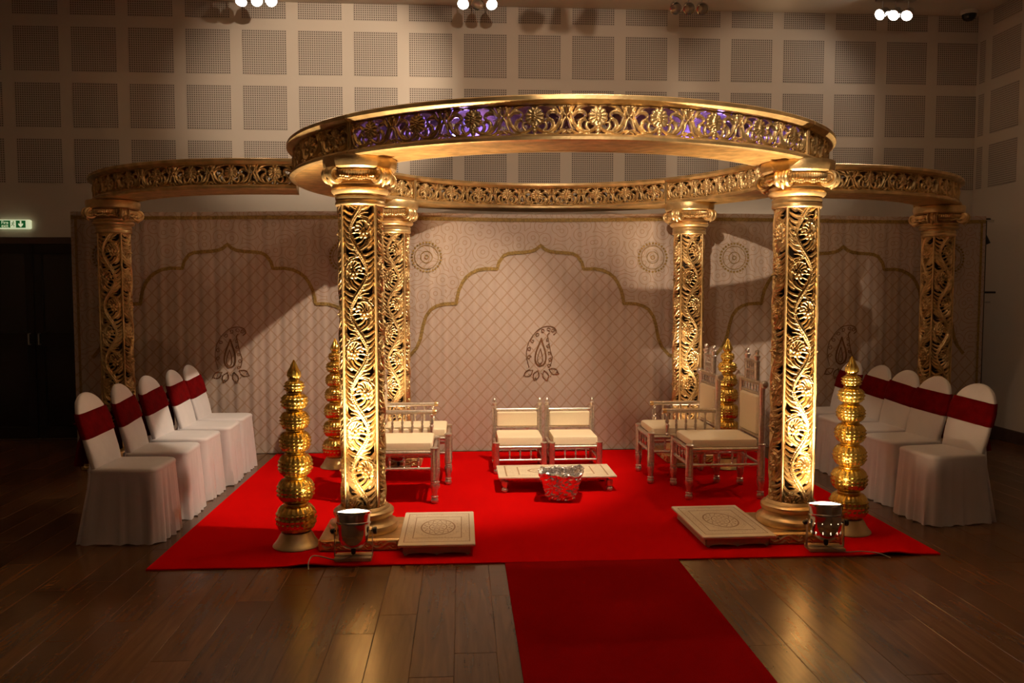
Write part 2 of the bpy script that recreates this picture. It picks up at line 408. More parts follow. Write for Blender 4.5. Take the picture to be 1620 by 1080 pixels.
for p in ([(.002, .017), (-.006, -.002)], [(0, .014), (.014, .008)], [(0, .014), (-.016, .010)], [(-.006, -.002), (.010, -.010)], [(.010, -.010), (.006, -.026)], [(-.006, -.002), (-.02, -.018)]):
    man.tube([(a, -.053, b) for a, b in p], .0032, 6)
man.build('running_man', M['sign_green'], sign)
ar = MB(); ar.add([(.067, -.0527, .034), (.082, -.0527, .034), (.082, -.0527, .002), (.098, -.0527, .010), (.098, -.0527, -.006), (.0745, -.0527, -.032), (.051, -.0527, -.006), (.051, -.0527, .010), (.067, -.0527, .002)], [(0, 1, 2, 8), (8, 2, 3, 4, 5, 6, 7)])
ar.build('down_arrow', M['sign_white'], sign, smooth=False)

# ------------------------------------------------------------------ carpets
def carpet_mesh(x0, x1, y0, y1, z, nx, ny, lifts=()):
    xs = np.linspace(x0, x1, nx); ys = np.linspace(y0, y1, ny); X, Y = np.meshgrid(xs, ys)
    Z = np.full_like(X, z)
    for lx, ly, w, dd, h in lifts: Z = Z + h * np.exp(-((X - lx) / w) ** 2 - ((Y - ly) / dd) ** 2)
    top = np.stack([X, Y, Z], -1).reshape(-1, 3); bot = top.copy(); bot[:, 2] -= z * .9
    n = nx * ny; I = np.arange(n).reshape(ny, nx)
    q = np.stack([I[:-1, :-1], I[:-1, 1:], I[1:, 1:], I[1:, :-1]], -1).reshape(-1, 4)
    qb = q[:, ::-1] + n
    S = []
    for a, b in ((I[0, :-1], I[0, 1:]), (I[1:, -1], I[:-1, -1]), (I[-1, 1:], I[-1, :-1]), (I[1:, 0], I[:-1, 0])):
        S.append(np.stack([a, a + n, b + n, b], -1))
    S[2] = S[2]; 
    return np_mesh('carpet', np.concatenate([top, bot]), np.concatenate([q, qb] + S), True, .8)
obj('red_carpet', carpet_mesh(-1.755, 2.81, 4.59, 7.84, .008, 120, 60, [(-.86, 4.58, .10, .07, .016), (2.52, 4.58, .11, .08, .018)]), M['carpet'],
    label='large bright red carpet spread under the mandap', cat='carpet')
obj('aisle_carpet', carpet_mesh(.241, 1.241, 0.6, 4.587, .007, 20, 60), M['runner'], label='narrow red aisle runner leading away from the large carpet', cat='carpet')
CZ = .0085

# ------------------------------------------------------------------ carved fretwork
def catmull(P, n=10):
    P = [np.array(p, float) for p in P]; P = [2 * P[0] - P[1]] + P + [2 * P[-1] - P[-2]]
    out = []
    for i in range(1, len(P) - 2):
        p0, p1, p2, p3 = P[i - 1:i + 3]
        for t in np.linspace(0, 1, n, endpoint=False):
            out.append(.5 * ((2 * p1) + (-p0 + p2) * t + (2 * p0 - 5 * p1 + 4 * p2 - p3) * t * t + (-p0 + 3 * p1 - 3 * p2 + p3) * t ** 3))
    out.append(P[-2]); return np.array(out)
def stroke(P, w0, w1, h, n=8, mid=None, ridges=0):
    c = catmull(P, n); t = np.linspace(0, 1, len(c))
    if mid is None: w = w0 + (w1 - w0) * t
    else: w = np.where(t < .5, w0 + (mid - w0) * np.sin(t * PI), mid + (w1 - mid) * (t - .5) * 2)
    return (c, w, h, ridges)
def disc(x, y, r, h): return (np.array([[x, y]]), np.array([r]), h, 0)
def field(X, Y, strokes):
    F = np.full(X.shape, -1.0); R = np.zeros(X.shape)
    for c, w, h, rid in strokes:
        segs = [(c[i], c[i + 1], w[i], w[i + 1]) for i in range(len(c) - 1)] if len(c) > 1 else [(c[0], c[0], w[0], w[0])]
        lo = c.min(0) - w.max() - .02; hi = c.max(0) + w.max() + .02
        msk = (X >= lo[0]) & (X <= hi[0]) & (Y >= lo[1]) & (Y <= hi[1])
        if not msk.any(): continue
        x, y = X[msk], Y[msk]; f = np.full(x.shape, -1.0); rr = np.zeros(x.shape)
        for a, b, wa, wb in segs:
            dv = b - a; L2 = dv @ dv
            t = np.clip(((x - a[0]) * dv[0] + (y - a[1]) * dv[1]) / L2, 0, 1) if L2 > 1e-12 else np.zeros(x.shape)
            dd = np.hypot(x - a[0] - t * dv[0], y - a[1] - t * dv[1]); ww = wa + (wb - wa) * t
            f = np.maximum(f, ww - dd); s = np.clip(dd / np.maximum(ww, 1e-5), 0, 1)
            pr = np.sqrt(1 - s * s)
            if rid: pr = pr * (.72 + .28 * np.cos(s * PI * rid))
            rr = np.maximum(rr, h * pr)
        F[msk] = np.maximum(F[msk], f); R[msk] = np.maximum(R[msk], rr)
    return F, R
def relief_mesh(name, X, Y, F, R, mapf, t):
    ny, nx = X.shape; dx = X[0, 1] - X[0, 0]; dy = Y[1, 0] - Y[0, 0]
    mean = (F[:-1, :-1] + F[:-1, 1:] + F[1:, 1:] + F[1:, :-1]) / 4
    keep = mean > 0
    gy_, gx_ = np.gradient(F, dy, dx); g2 = gx_ ** 2 + gy_ ** 2 + 1e-9
    K = np.pad(keep, 1); touch = K[:-1, :-1].astype(int) + K[:-1, 1:] + K[1:, 1:] + K[1:, :-1]
    edge = (touch > 0) & (touch < 4)
    lim = .5
    sx = np.where(edge, np.clip(-F * gx_ / g2, -lim * dx, lim * dx), 0); sy = np.where(edge, np.clip(-F * gy_ / g2, -lim * dy, lim * dy), 0)
    sx[:, 0] = sx[:, -1] = 0; sy[0, :] = sy[-1, :] = 0
    Xs, Ys = X + sx, Y + sy
    Rf = np.where(edge, np.minimum(R, .0015), R)
    fr = mapf(Xs, Ys, Rf).reshape(-1, 3); bk = mapf(Xs, Ys, np.full_like(R, -t)).reshape(-1, 3)
    n = nx * ny; I = np.arange(n).reshape(ny, nx)
    q = np.stack([I[:-1, :-1], I[:-1, 1:], I[1:, 1:], I[1:, :-1]], -1)[keep]
    Q = [q, q[:, ::-1] + n]
    Kp = np.pad(keep, 1)
    def side(mask, a, b): Q.append(np.stack([b[mask], a[mask], a[mask] + n, b[mask] + n], -1))
    side(keep & ~Kp[:-2, 1:-1], I[:-1, :-1], I[:-1, 1:])
    side(keep & ~Kp[2:, 1:-1], I[1:, 1:], I[1:, :-1])
    side(keep & ~Kp[1:-1, :-2], I[1:, :-1], I[:-1, :-1])
    side(keep & ~Kp[1:-1, 2:], I[:-1, 1:], I[1:, 1:])
    Q = np.concatenate(Q); V = np.concatenate([fr, bk])
    used = np.unique(Q); rm = np.full(len(V), -1); rm[used] = np.arange(len(used))
    return np_mesh(name, V[used], rm[Q], True, 0.9)

# column panel: an S vine with flowers in its bends and feathered leaves
SH_R, SH_Z0, SH_Z1 = .138, .215, 2.055
PER = .48
def column_panel():
    hw = SH_R * PI / 4 - .004
    nx = 73; ny = 160
    xs = np.linspace(-hw, hw, nx); ys = np.arange(ny) * (PER / ny); X, Y = np.meshgrid(xs, ys)
    S = []
    one = []
    yy = np.linspace(0, PER, 41)
    A = .052
    one.append((np.stack([A * np.sin(2 * PI * yy / PER), yy], -1), .0165 + .004 * np.cos(4 * PI * yy / PER), .019, 3))
    for half, sg in ((.25, 1), (.75, -1)):
        yc = PER * half
        fx = -sg * .032
        # second branch of the vine: leaves it below, closes a tear-drop round the flower
        br = [(sg * .006, yc - .125), (fx - sg * .030, yc - .075), (fx - sg * .047, yc - .018), (fx - sg * .038, yc + .036), (fx - sg * .002, yc + .064), (fx + sg * .040, yc + .052)]
        one.append(stroke(br, .0125, .0085, .016, 8, ridges=2))
        # flower
        one.append(disc(fx, yc - .012, .0105, .024))
        for k in range(5):
            an = k * 2 * PI / 5 + .3; one.append(disc(fx + .0225 * math.cos(an), yc - .012 + .0225 * math.sin(an), .0140, .016))
        # palm feathers arching over the flower
        for k in range(7):
            an = PI * (.02 + k * .155); an = an if sg > 0 else PI - an
            p0 = (fx + math.cos(an) * .050, yc + .004 + math.sin(an) * .060); p1 = (fx + math.cos(an + .5 * sg) * .026, yc - .006 + math.sin(an + .4 * sg) * .033)
            one.append(stroke([p0, ((p0[0] + p1[0]) / 2 + .003, (p0[1] + p1[1]) / 2 + .004), p1], .0092, .0040, .014, 5))
        for k in range(3):
            t = -.045 + .034 * k; vx = A * math.sin(2 * PI * (yc + t) / PER)
            one.append(stroke([(vx, yc + t - .012), (vx - sg * .022, yc + t), (fx + sg * .026, yc + t * .75)], .0105, .005, .013, 5, ridges=2))
        # stem leaf under the flower
        one.append(stroke([(sg * .020, yc - .085), (fx + sg * .012, yc - .062), (fx - sg * .006, yc - .034)], .011, .006, .014, 6, ridges=2))
        one.append(stroke([(sg * .004, yc - .110), (fx - sg * .004, yc - .082), (fx - sg * .020, yc - .052)], .011, .005, .014, 6, ridges=2))
        # leaf fan on the outer side of the bend
        for k in range(7):
            t = -.112 + k * .034
            vx = A * math.sin(2 * PI * (yc + t) / PER)
            ex = sg * hw; ey = yc + t + .052 - .003 * k
            one.append(stroke([(vx, yc + t), (vx + (ex - vx) * .5, yc + t + .010), (ex, ey)], .0165, .0075, .015 + .002 * (k % 2), 6, ridges=2))
        # leaves from the branch to the near rib
        for k in range(6):
            t = -.098 + k * .034
            p0 = (fx - sg * (.047 - abs(t) * .20), yc + t); ex = -sg * hw
            one.append(stroke([p0, ((p0[0] + ex) / 2, p0[1] + .012), (ex, p0[1] + .036)], .0155, .0068, .013 + .002 * (k % 2), 6, ridges=2))
        # sprig in the crossing
        for k in range(4):
            one.append(stroke([(sg * .004, yc + PER * .25 - .03), (-sg * (.018 + .014 * k), yc + PER * .25 + .010 - .022 * k), (-sg * (.045 + .020 * k), yc + PER * .25 + .034 - .042 * k)], .0105, .004, .014, 6, ridges=2))
    for c, w, h, r in one:
        for k in (-1, 0, 1): S.append((c + np.array([0, k * PER]), w, h, r))
    F, R = field(X, Y, S)
    rows_ = int(round((SH_Z1 - SH_Z0) / (PER / ny))) + 1
    idx = (np.arange(rows_) + 40) % ny
    F, R = F[idx], R[idx]
    Yf = np.linspace(0, SH_Z1 - SH_Z0, rows_); X, Y = np.meshgrid(xs, Yf)
    E = np.maximum(np.abs(X) - (hw - .005), np.maximum(.012 - Y, Y - (SH_Z1 - SH_Z0 - .012)))
    F = np.maximum(F, E); R = np.maximum(R, np.where(E > 0, .004, 0))
    def mapf(x, y, d):
        a = x / SH_R; r = SH_R - .016 + d
        return np.stack([r * np.sin(a), -r * np.cos(a), SH_Z0 + y], -1)
    return relief_mesh('carved_panel', X, Y, F, R, mapf, .006)
COLPANEL = column_panel()

# beam panel: a flower medallion between scrolls; symmetrical
RO, RI, BZ0, BZ1 = 1.935, 1.625, 2.34, 2.565
UNIT = math.radians(10)
def beam_panel(inner):
    Rr = RI if inner else RO
    hwid = Rr * UNIT / 2; hh = .083
    s = .00062
    nx, ny = (121, 61)
    xs = np.linspace(-hwid, hwid, nx); ys = np.linspace(-hh, hh, ny); X, Y = np.meshgrid(xs, ys)
    sc = hwid / (275 * s)
    S = []
    def P(pts): return [(a * s * sc, b * s) for a, b in pts]
    def add(pts, w0, w1, h, mid=None, rid=0):
        for m_ in (1, -1):
            S.append(stroke([(m_ * a, b) for a, b in P(pts)], w0 * s * .84, w1 * s * .84, h, 7, None if mid is None else mid * s * .84, rid))
    def addd(x, y, r, h):
        for m_ in ((1, -1) if abs(x) > .5 else (1,)): S.append(disc(m_ * x * s * sc, y * s, r * s, h))
    # sunflower medallion
    for k in range(12):
        an = PI / 2 + (k + .5) * 2 * PI / 12
        S.append(stroke([(38 * s * math.cos(an), (32 + 44 * math.sin(an)) * s), (66 * s * math.cos(an), (30 + 70 * math.sin(an)) * s)], 15 * s, 21 * s, .013, 3))
    for b, wd in ((-8, 14), (10, 26), (32, 32), (55, 28), (76, 14)): addd(0, b, wd, .019)
    for k in range(4):
        S.append(stroke([((-24 + 5 * k) * s, (6 + 17 * k) * s), ((6 + 6 * k) * s, (-2 + 14 * k) * s)], 4 * s, 4 * s, .0225, 2))
    addd(0, -62, 16, .014); addd(0, -88, 22, .014); addd(0, -110, 14, .011)
    # main scroll
    add([(8, -40), (45, -80), (100, -98), (160, -84), (205, -35), (228, 25), (236, 75), (218, 112)], 15, 17, .016, 21, 2)
    # leaf scrolls by the flower foot
    add([(128, -94), (160, -52), (152, -8), (120, 8), (98, -14)], 17, 12, .015, 23, 2)
    add([(75, -90), (100, -56), (96, -24), (74, -20)], 15, 10, .013, 18)
    # upper scrolls
    add([(226, 30), (196, 62), (158, 74), (122, 64), (108, 36), (128, 18)], 17, 11, .015, 22, 2)
    add([(205, 50), (180, 96), (140, 116), (100, 120)], 18, 10, .014, 20, 2)
    # cluster over the joint
    add([(275, 116), (275, 36)], 13, 9, .016); add([(247, 118), (252, 62), (275, 28)], 13, 9, .015)
    addd(250, 112, 17, .018); addd(275, 116, 15, .017)
    add([(275, 30), (250, -5), (238, -50), (222, -78)], 14, 12, .014, 17)
    # foot waves
    add([(110, -104), (170, -116), (225, -90), (258, -84), (275, -98)], 13, 14, .013, 16, 2)
    add([(275, -88), (240, -112)], 12, 10, .012)
    add([(0, -120), (60, -118), (120, -122)], 11, 9, .010)
    add([(70, 124), (20, 120)], 10, 10, .009)
    F, R = field(X, Y, S)
    E = np.abs(Y) - (hh - .010); F = np.maximum(F, E); R = np.maximum(R, np.where(E > 0, .004, 0))
    zc = (BZ0 + BZ1) / 2 - .002
    def mapf(x, y, d):
        a = x / Rr * (1 if not inner else -1); r = Rr + (d if not inner else -d) - (.008 if not inner else -.008)
        return np.stack([r * np.sin(a), -r * np.cos(a), zc + y], -1)
    return relief_mesh('fretwork_panel', X, Y, F, R, mapf, .006)
FRET_OUT, FRET_IN = beam_panel(False), beam_panel(True)

def beam_segment(parent, a0, units, n=30, end_plates=True):
    """one curved box beam: soffit, top board, moulded lips, carved panels on both faces"""
    a1 = a0 + units * UNIT
    mb = MB()
    g = .0015; b0, b1 = a0 + g, a1 - g
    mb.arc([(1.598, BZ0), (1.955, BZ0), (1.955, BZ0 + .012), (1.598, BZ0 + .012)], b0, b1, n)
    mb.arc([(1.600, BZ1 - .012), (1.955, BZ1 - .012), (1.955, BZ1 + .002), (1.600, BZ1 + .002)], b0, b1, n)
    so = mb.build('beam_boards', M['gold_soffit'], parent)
    lip = MB()
    lip.arc([(1.930, BZ0 - .002), (1.950, BZ0 - .004), (1.966, BZ0 + .004), (1.966, BZ0 + .020), (1.958, BZ0 + .026), (1.950, BZ0 + .034), (1.930, BZ0 + .036)], b0, b1, n)
    lip.arc([(1.930, BZ1 - .036), (1.948, BZ1 - .034), (1.965, BZ1 - .028), (1.972, BZ1 - .020), (1.984, BZ1 - .016), (1.984, BZ1 + .004), (1.976, BZ1 + .010), (1.930, BZ1 + .010)], b0, b1, n)
    lip.arc([(1.630, BZ0 - .002), (1.610, BZ0 - .004), (1.594, BZ0 + .004), (1.594, BZ0 + .020), (1.610, BZ0 + .034), (1.630, BZ0 + .036)], b0, b1, n)
    lip.arc([(1.630, BZ1 - .036), (1.610, BZ1 - .034), (1.588, BZ1 - .022), (1.578, BZ1 - .014), (1.578, BZ1 + .006), (1.630, BZ1 + .008)], b0, b1, n)
    lip.build('moulding', M['gold'], so)
    if end_plates:
        for a, s in ((b0, 1), (b1, -1)):
            e = MB().arc([(1.60, BZ0 + .005), (1.95, BZ0 + .005), (1.95, BZ1 - .005), (1.60, BZ1 - .005)], a, a + s * .006, 1)
            e.build('end_plate', M['gold'], so)
    for k in range(units):
        a = a0 + UNIT * (k + .5)
        obj('fretwork_panel', FRET_OUT, M['gold'], so, rz=a); obj('fretwork_panel', FRET_IN, M['gold'], so, rz=a)
    return so
RC = (.725, 6.30)
ring = empty('ring_canopy', (RC[0], RC[1], 0), label='large round gold fretwork ring beam resting on the four inner columns', cat='canopy')
for k in range(4): beam_segment(ring, math.radians(-45 + 90 * k), 9)
WC = ((-1.55, 8.5), (3.0, 8.5))
w = empty('wing_canopy', (*WC[0], 0), label='curved gold fretwork beam running from the ring to the far left column', cat='canopy'); beam_segment(w, math.radians(-72), 8)
w = empty('wing_canopy', (*WC[1], 0), label='curved gold fretwork beam running from the ring to the far right column', cat='canopy'); beam_segment(w, math.radians(-5), 8)

# ------------------------------------------------------------------ columns
def make_column():
    root = empty('carved_column')
    pl = MB().bbox(-.237, .237, -.237, .237, 0, .072, .004).build('plinth', M['gold'], root)
    # carved frieze on the four plinth sides
    nx, ny = 121, 23; xs = np.linspace(-.228, .228, nx); ys = np.linspace(-.030, .030, ny); X, Y = np.meshgrid(xs, ys)
    S = [stroke([(x, .018 * math.sin(x * 42)) for x in np.linspace(-.225, .225, 31)], .008, .008, .009, 2, ridges=2)]
    for k in range(6):
        x = -.19 + k * .0748; sg = 1 if k % 2 else -1
        S.append(stroke([(x, sg * .018), (x + .025, sg * .006), (x + .018, -sg * .012), (x + .004, -sg * .004)], .007, .004, .008, 5))
        S.append(stroke([(x - .03, -sg * .026), (x - .01, -sg * .012), (x + .01, -sg * .026)], .006, .003, .007, 5))
    F, R = field(X, Y, S); E = np.maximum(np.abs(X) - .220, np.abs(Y) - .025); F = np.maximum(F, E); R = np.maximum(R, np.where(E > 0, .006, 0))
    R2 = R; F = np.ones_like(F)
    fm = relief_mesh('frieze', X, Y, F, R2, lambda x, y, d: np.stack([x, -.237 - d - .0005, .036 + y], -1), .001)
    for k in range(4): obj('frieze', fm, M['gold'], pl, rz=k * PI / 2)
    base = [(.10, .072), (.205, .072), (.212, .084), (.214, .100), (.206, .116), (.190, .124), (.182, .132), (.176, .146), (.174, .158), (.182, .166), (.186, .178), (.184, .192), (.174, .202), (.160, .206), (.154, .215), (.146, .224), (.10, .224)]
    MB().lathe(base, 56).build('base_moulding', M['gold'], root)
    for k in range(4): obj('carved_panel', COLPANEL, M['gold'], root, rz=k * PI / 2)
    rib = MB().tube([(SH_R * math.sin(PI / 4), -SH_R * math.cos(PI / 4), SH_Z0 - .005), (SH_R * math.sin(PI / 4), -SH_R * math.cos(PI / 4), SH_Z1 + .005)], .0085, 12).mesh('rib')
    for k in range(4): obj('rib', rib, M['gold'], root, rz=k * PI / 2)
    MB().lathe([(.094, .222), (.094, 2.052)], 32).build('dark_core', M['dark_core'], root)  # dark tube added inside the shaft so the carved openings look black
    neck = [(.11, 2.050), (.143, 2.050), (.150, 2.058), (.151, 2.070), (.146, 2.082), (.150, 2.092), (.150, 2.104), (.142, 2.110), (.146, 2.118), (.160, 2.122), (.170, 2.132), (.173, 2.142), (.168, 2.152), (.158, 2.158), (.166, 2.164), (.170, 2.174), (.160, 2.184), (.145, 2.188), (.142, 2.205), (.10, 2.21)]
    MB().lathe(neck, 56).build('neck_rings', M['gold'], root)
    cap = empty('capital'); cap.parent = root
    # echinus roll: a fluted cushion running between the corner volutes
    L = []
    n = 160
    for r_, z in ((.110, 2.196), (.150, 2.199), (.176, 2.206), (.196, 2.218), (.206, 2.234), (.204, 2.250), (.190, 2.262), (.150, 2.268)):
        ring_ = []
        for k in range(n):
            a = 2 * PI * k / n; sq = 1 / max(abs(math.cos(a)), abs(math.sin(a))) ; sq = 1 + (sq - 1) * .30
            fl = 1 + .014 * math.cos(a * 80) * (1 if z < 2.255 and z > 2.205 else 0)
            rr = r_ * sq * fl * .93
            ring_.append((rr * math.cos(a), rr * math.sin(a), z))
        L.append(ring_)
    bpy.data.objects.remove(cap)
    cap = MB().loft(L, caps=True).build('capital', M['gold'], root)
    # corner volutes: a spiral scroll that hangs at each corner
    vb = MB()
    for side in (-1, 1):
        pts = []; rr = []
        for i in range(34):
            t = i / 33; an = PI * .5 + side * 0 + t * 4.2 * PI; q = .046 * (1 - t) + .008
            pts.append((q * math.cos(an), side * .030, q * math.sin(an))); rr.append(.013 * (1 - t) + .006)
        vb.tube(pts, rr, 8)
    vb.lathe([(.012, -.036), (.040, -.034), (.044, -.026), (.041, -.018), (.045, -.010), (.042, 0), (.045, .010), (.041, .018), (.044, .026), (.040, .034), (.012, .036)], 24, axis='y')
    vb.tube([(.018, 0, -.030), (.012, 0, -.052), (0, 0, -.068)], [.020, .014, .005], 8)
    vm = vb.mesh('volute')
    for k in range(4):
        a = PI / 4 + k * PI / 2; obj('volute', vm, M['gold'], cap, (.208 * math.cos(a), .208 * math.sin(a), 2.226), a)
    # garland between volutes
    gl = MB(); rnd = random.Random(3)
    for i in range(15):
        x = -.105 + i * .015; z = 2.203 - .0 + .004 * math.sin(i * 1.3)
        gl.lathe([(.0005, -.010), (.008, -.006), (.0105, 0), (.008, .006), (.0005, .010)], 8, c=(x, -.182 + .008 * abs(i - 7) / 7, z))
    gm = gl.mesh('garland')
    for k in range(4): obj('garland', gm, M['gold'], cap, rz=k * PI / 2, kind='stuff')
    MB().lathe([(.10, 2.262), (.205, 2.262), (.216, 2.272), (.220, 2.290), (.222, 2.322), (.218, 2.334), (.10, 2.334)], 56).build('abacus', M['gold'], root)
    return root
col0 = make_column()
spots = [((-.61, 5.08), 'brightly lit carved gold column nearest the camera on the left, by the square board'),
         ((2.09, 5.05), 'brightly lit carved gold column nearest the camera on the right, by the square board'),
         ((-.60, 7.43), 'rear carved gold column half hidden behind the bright left front column'),
         ((2.075, 7.43), 'rear carved gold column standing free behind the right hand silver armchair'),
         ((-3.06, 7.50), 'dark unlit carved gold column at the far left in front of the backdrop'),
         ((4.47, 7.50), 'dark unlit carved gold column at the far right in front of the backdrop')]
for i, ((x, y), lab) in enumerate(spots):
    o = col0 if i == 0 else copy_tree(col0)
    o.location = (x, y, CZ - .001 if i < 4 else 0); tag(o, lab, 'column', 'carved columns carrying the gold beams')

# ------------------------------------------------------------------ gold pot towers
def pot_mesh(R, h, rows_, nb):
    n = 5 * nb if nb * 5 <= 150 else 4 * nb
    nz = 44; L = []
    for i in range(nz + 1):
        t = i / nz; z = h * t
        s = (t - .5) * 2
        r = R * (.56 + .44 * (1 - abs(s) ** 2.3) ** .62)
        ring_ = []
        for k in range(n):
            a = 2 * PI * k / n
            if abs(s) < .52:
                bz = max(0, math.cos((s / .52) * rows_ * PI)); ba = max(0, math.cos(a * nb)); d = .0075 * (bz * ba) ** .8 + (.0018 if abs(s) > .47 else 0)
            else: d = .0028 * math.cos(a * nb) * (1 if abs(s) < .93 else 0)
            q = r + d; ring_.append((q * math.cos(a), q * math.sin(a), z))
        L.append(ring_)
    mb = MB().loft(L, caps=True)
    mb.lathe([(R * .50, h), (R * .585, h - .002), (R * .60, h + .004), (R * .585, h + .009), (R * .5, h + .010)], 40)
    return mb.mesh('pot', angle=1.2)
def make_tower():
    root = empty('pot_tower')
    MB().lathe([(.05, 0), (.137, 0), (.141, .004), (.139, .010), (.128, .022), (.112, .045), (.100, .068), (.092, .080), (.088, .088), (.05, .088)], 48).build('stand', M['gold_matt'], root)
    for z0, z1, R, rw, nb in ((.087, .256, .118, 3, 24), (.268, .415, .109, 3, 23), (.427, .563, .100, 3, 22), (.575, .699, .092, 3, 21), (.711, .821, .085, 3, 20), (.833, .925, .078, 2, 18), (.935, 1.005, .057, 2, 16)):
        obj('pot', pot_mesh(R, z1 - z0, rw, nb), M['gold_bright'], root, (0, 0, z0))
    L = []
    prof = [(.022, 1.013), (.034, 1.020), (.041, 1.034), (.041, 1.050), (.034, 1.064), (.024, 1.082), (.017, 1.100), (.009, 1.116), (.001, 1.130)]
    for r, z in prof:
        L.append([((r + .0016 * math.cos(12 * 2 * PI * k / 48)) * math.cos(2 * PI * k / 48), (r + .0016 * math.cos(12 * 2 * PI * k / 48)) * math.sin(2 * PI * k / 48), z) for k in range(48)])
    MB().loft(L, caps=True).build('finial', M['gold_bright'], root)
    return root
tw = make_tower()
for i, ((x, y), lab) in enumerate([((-1.005, 4.98), 'tall tower of stacked gold pots left of the front left column'), ((2.475, 5.06), 'tall tower of stacked gold pots right of the front right column'),
                                   ((-1.10, 7.22), 'tower of stacked gold pots mostly hidden behind the front left column'), ((2.31, 7.0), 'tower of stacked gold pots seen between the two tall silver chair backs')]):
    o = tw if i == 0 else copy_tree(tw)
    o.location = (x, y, CZ); o.rotation_euler.z = i * .4; tag(o, lab, 'pot tower', 'stacked gold pot towers beside the columns')

# ------------------------------------------------------------------ floor cans
def make_can(tilt, plate_rz, vents):
    root = empty('uplight_can')
    MB().bbox(-.105, .105, -.055, .055, 0, .022, .003).build('block', M['wood_pale'], root)
    yk = MB()
    for s in (-1, 1): yk.bbox(s * .108 - .002, s * .108 + .002, -.014, .014, .022, .185, .001)
    yk.bbox(-.11, .11, -.014, .014, .022, .026, .001)
    yk.build('yoke', M['steel'], root)
    body = MB().lathe([(.010, .062), (.030, .064), (.055, .074), (.074, .092), (.086, .120), (.091, .150), (.093, .205), (.099, .208), (.099, .216), (.094, .219), (.095, .262), (.102, .264), (.102, .276), (.096, .278), (.095, .270), (.088, .262), (.086, .21), (.07, .12), (.01, .1)], 48, caps=True)
    piv = Vector((0, 0, .175)); R = Matrix.Rotation(tilt, 3, 'X')
    def rot(mb): mb.v = [tuple(piv + R @ (Vector(p) - piv)) for p in mb.v]; return mb
    bo = rot(body).build('can_body', M['chrome'], root)
    ln = MB().lathe([(.001, .283), (.05, .2815), (.092, .272), (.092, .268), (.001, .268)], 40)
    rot(ln).build('lens', M['can_lens'], bo)
    kn = MB().lathe([(.004, .10), (.009, .112), (.020, .114), (.022, .124), (.020, .132), (.004, .134)], 14, c=(0, 0, .165), axis='x'); kn.build('knob', M['black'], root)
    kn = MB().lathe([(.004, -.134), (.014, -.126), (.014, -.114), (.004, -.1)], 14, c=(0, 0, .165), axis='x'); kn.build('knob', M['black'], root)
    rot(MB().lathe([(.004, .03), (.011, .034), (.014, .05), (.014, .068), (.004, .07)], 14)).build('cable_gland', M['black'], root)
    if vents:  # glowing flat patches stand in for lamp light showing through the vents
        vb = MB()
        for k in range(9):
            a = -PI / 2 + (k - 4) * .52
            vb.lathe([(.0005, .0900), (.0045, .0920), (.0045, .0935), (.0005, .0935)], 8, axis='z') if False else None
            c0, s0 = math.cos(a), math.sin(a)
            for z, hh, q in ((.165, .0032, .0932), (.112, .010, .0848)):
                w_ = .0022
                vb.add([(q * c0 - s0 * w_, q * s0 + c0 * w_, z - hh), (q * c0 + s0 * w_, q * s0 - c0 * w_, z - hh), (q * c0 + s0 * w_, q * s0 - c0 * w_, z + hh), (q * c0 - s0 * w_, q * s0 + c0 * w_, z + hh)], [(0, 1, 2, 3)])
        rot(vb).build('vent_glow', emit('lamp_through_vent', (1, .8, .5), 1.6), bo, smooth=False, kind='stuff')
    root.rotation_euler.z = plate_rz
    nrm = R @ Vector((0, 0, 1)); top = piv + R @ Vector((0, 0, .292 - .175))
    return root, top, nrm
cans = [((-.625, 4.70), 0.0, False, 'chrome uplight can glowing at the foot of the front left column', -8),
        ((2.16, 4.70), -.08, True, 'chrome uplight can glowing at the foot of the front right column', -8),
        ((-.55, 7.085), .1, False, 'chrome uplight can behind the left silver chairs at the rear left column', -8),
        ((1.97, 7.03), -.1, False, 'chrome uplight can behind the right silver chairs at the rear right column', -8)]
for (x, y), rz, vents, lab, tl in cans:
    root, top, nrm = make_can(math.radians(tl), rz, vents); root.location = (x, y, CZ + .0005); tag(root, lab, 'lamp', 'uplight cans at the column feet')
    p = Vector((x, y, CZ)) + top
    spot('can_beam', p, p + nrm + Vector((0, .06, 0)), CAN_BEAM if y < 6 else CAN_BEAM_BACK, 74 if y < 6 else 52, 1.0, BEAM, .05)
    spot('can_spill', p, p + nrm, CAN_SPILL if y < 6 else CAN_SPILL_BACK, 172, .3, WARM, .06)
def cable(pts, lab):
    MB().tube([tuple(p) + () for p in catmull(pts, 8)], .0035, 8).build('cable', M['wire'], label=lab, cat='cable')
cable([(-.625, 4.69, .035), (-.66, 4.635, .034), (-.72, 4.625, .03), (-.80, 4.64, .045), (-.845, 4.62, .055), (-.86, 4.58, .035), (-.855, 4.545, .006)], 'thin grey cable looping from the left front uplight over the carpet edge')
cable([(2.16, 4.69, .035), (2.19, 4.632, .034), (2.25, 4.62, .018), (2.34, 4.60, .026), (2.42, 4.57, .024), (2.48, 4.54, .006)], 'thin grey cable trailing right from the right front uplight to the carpet edge')

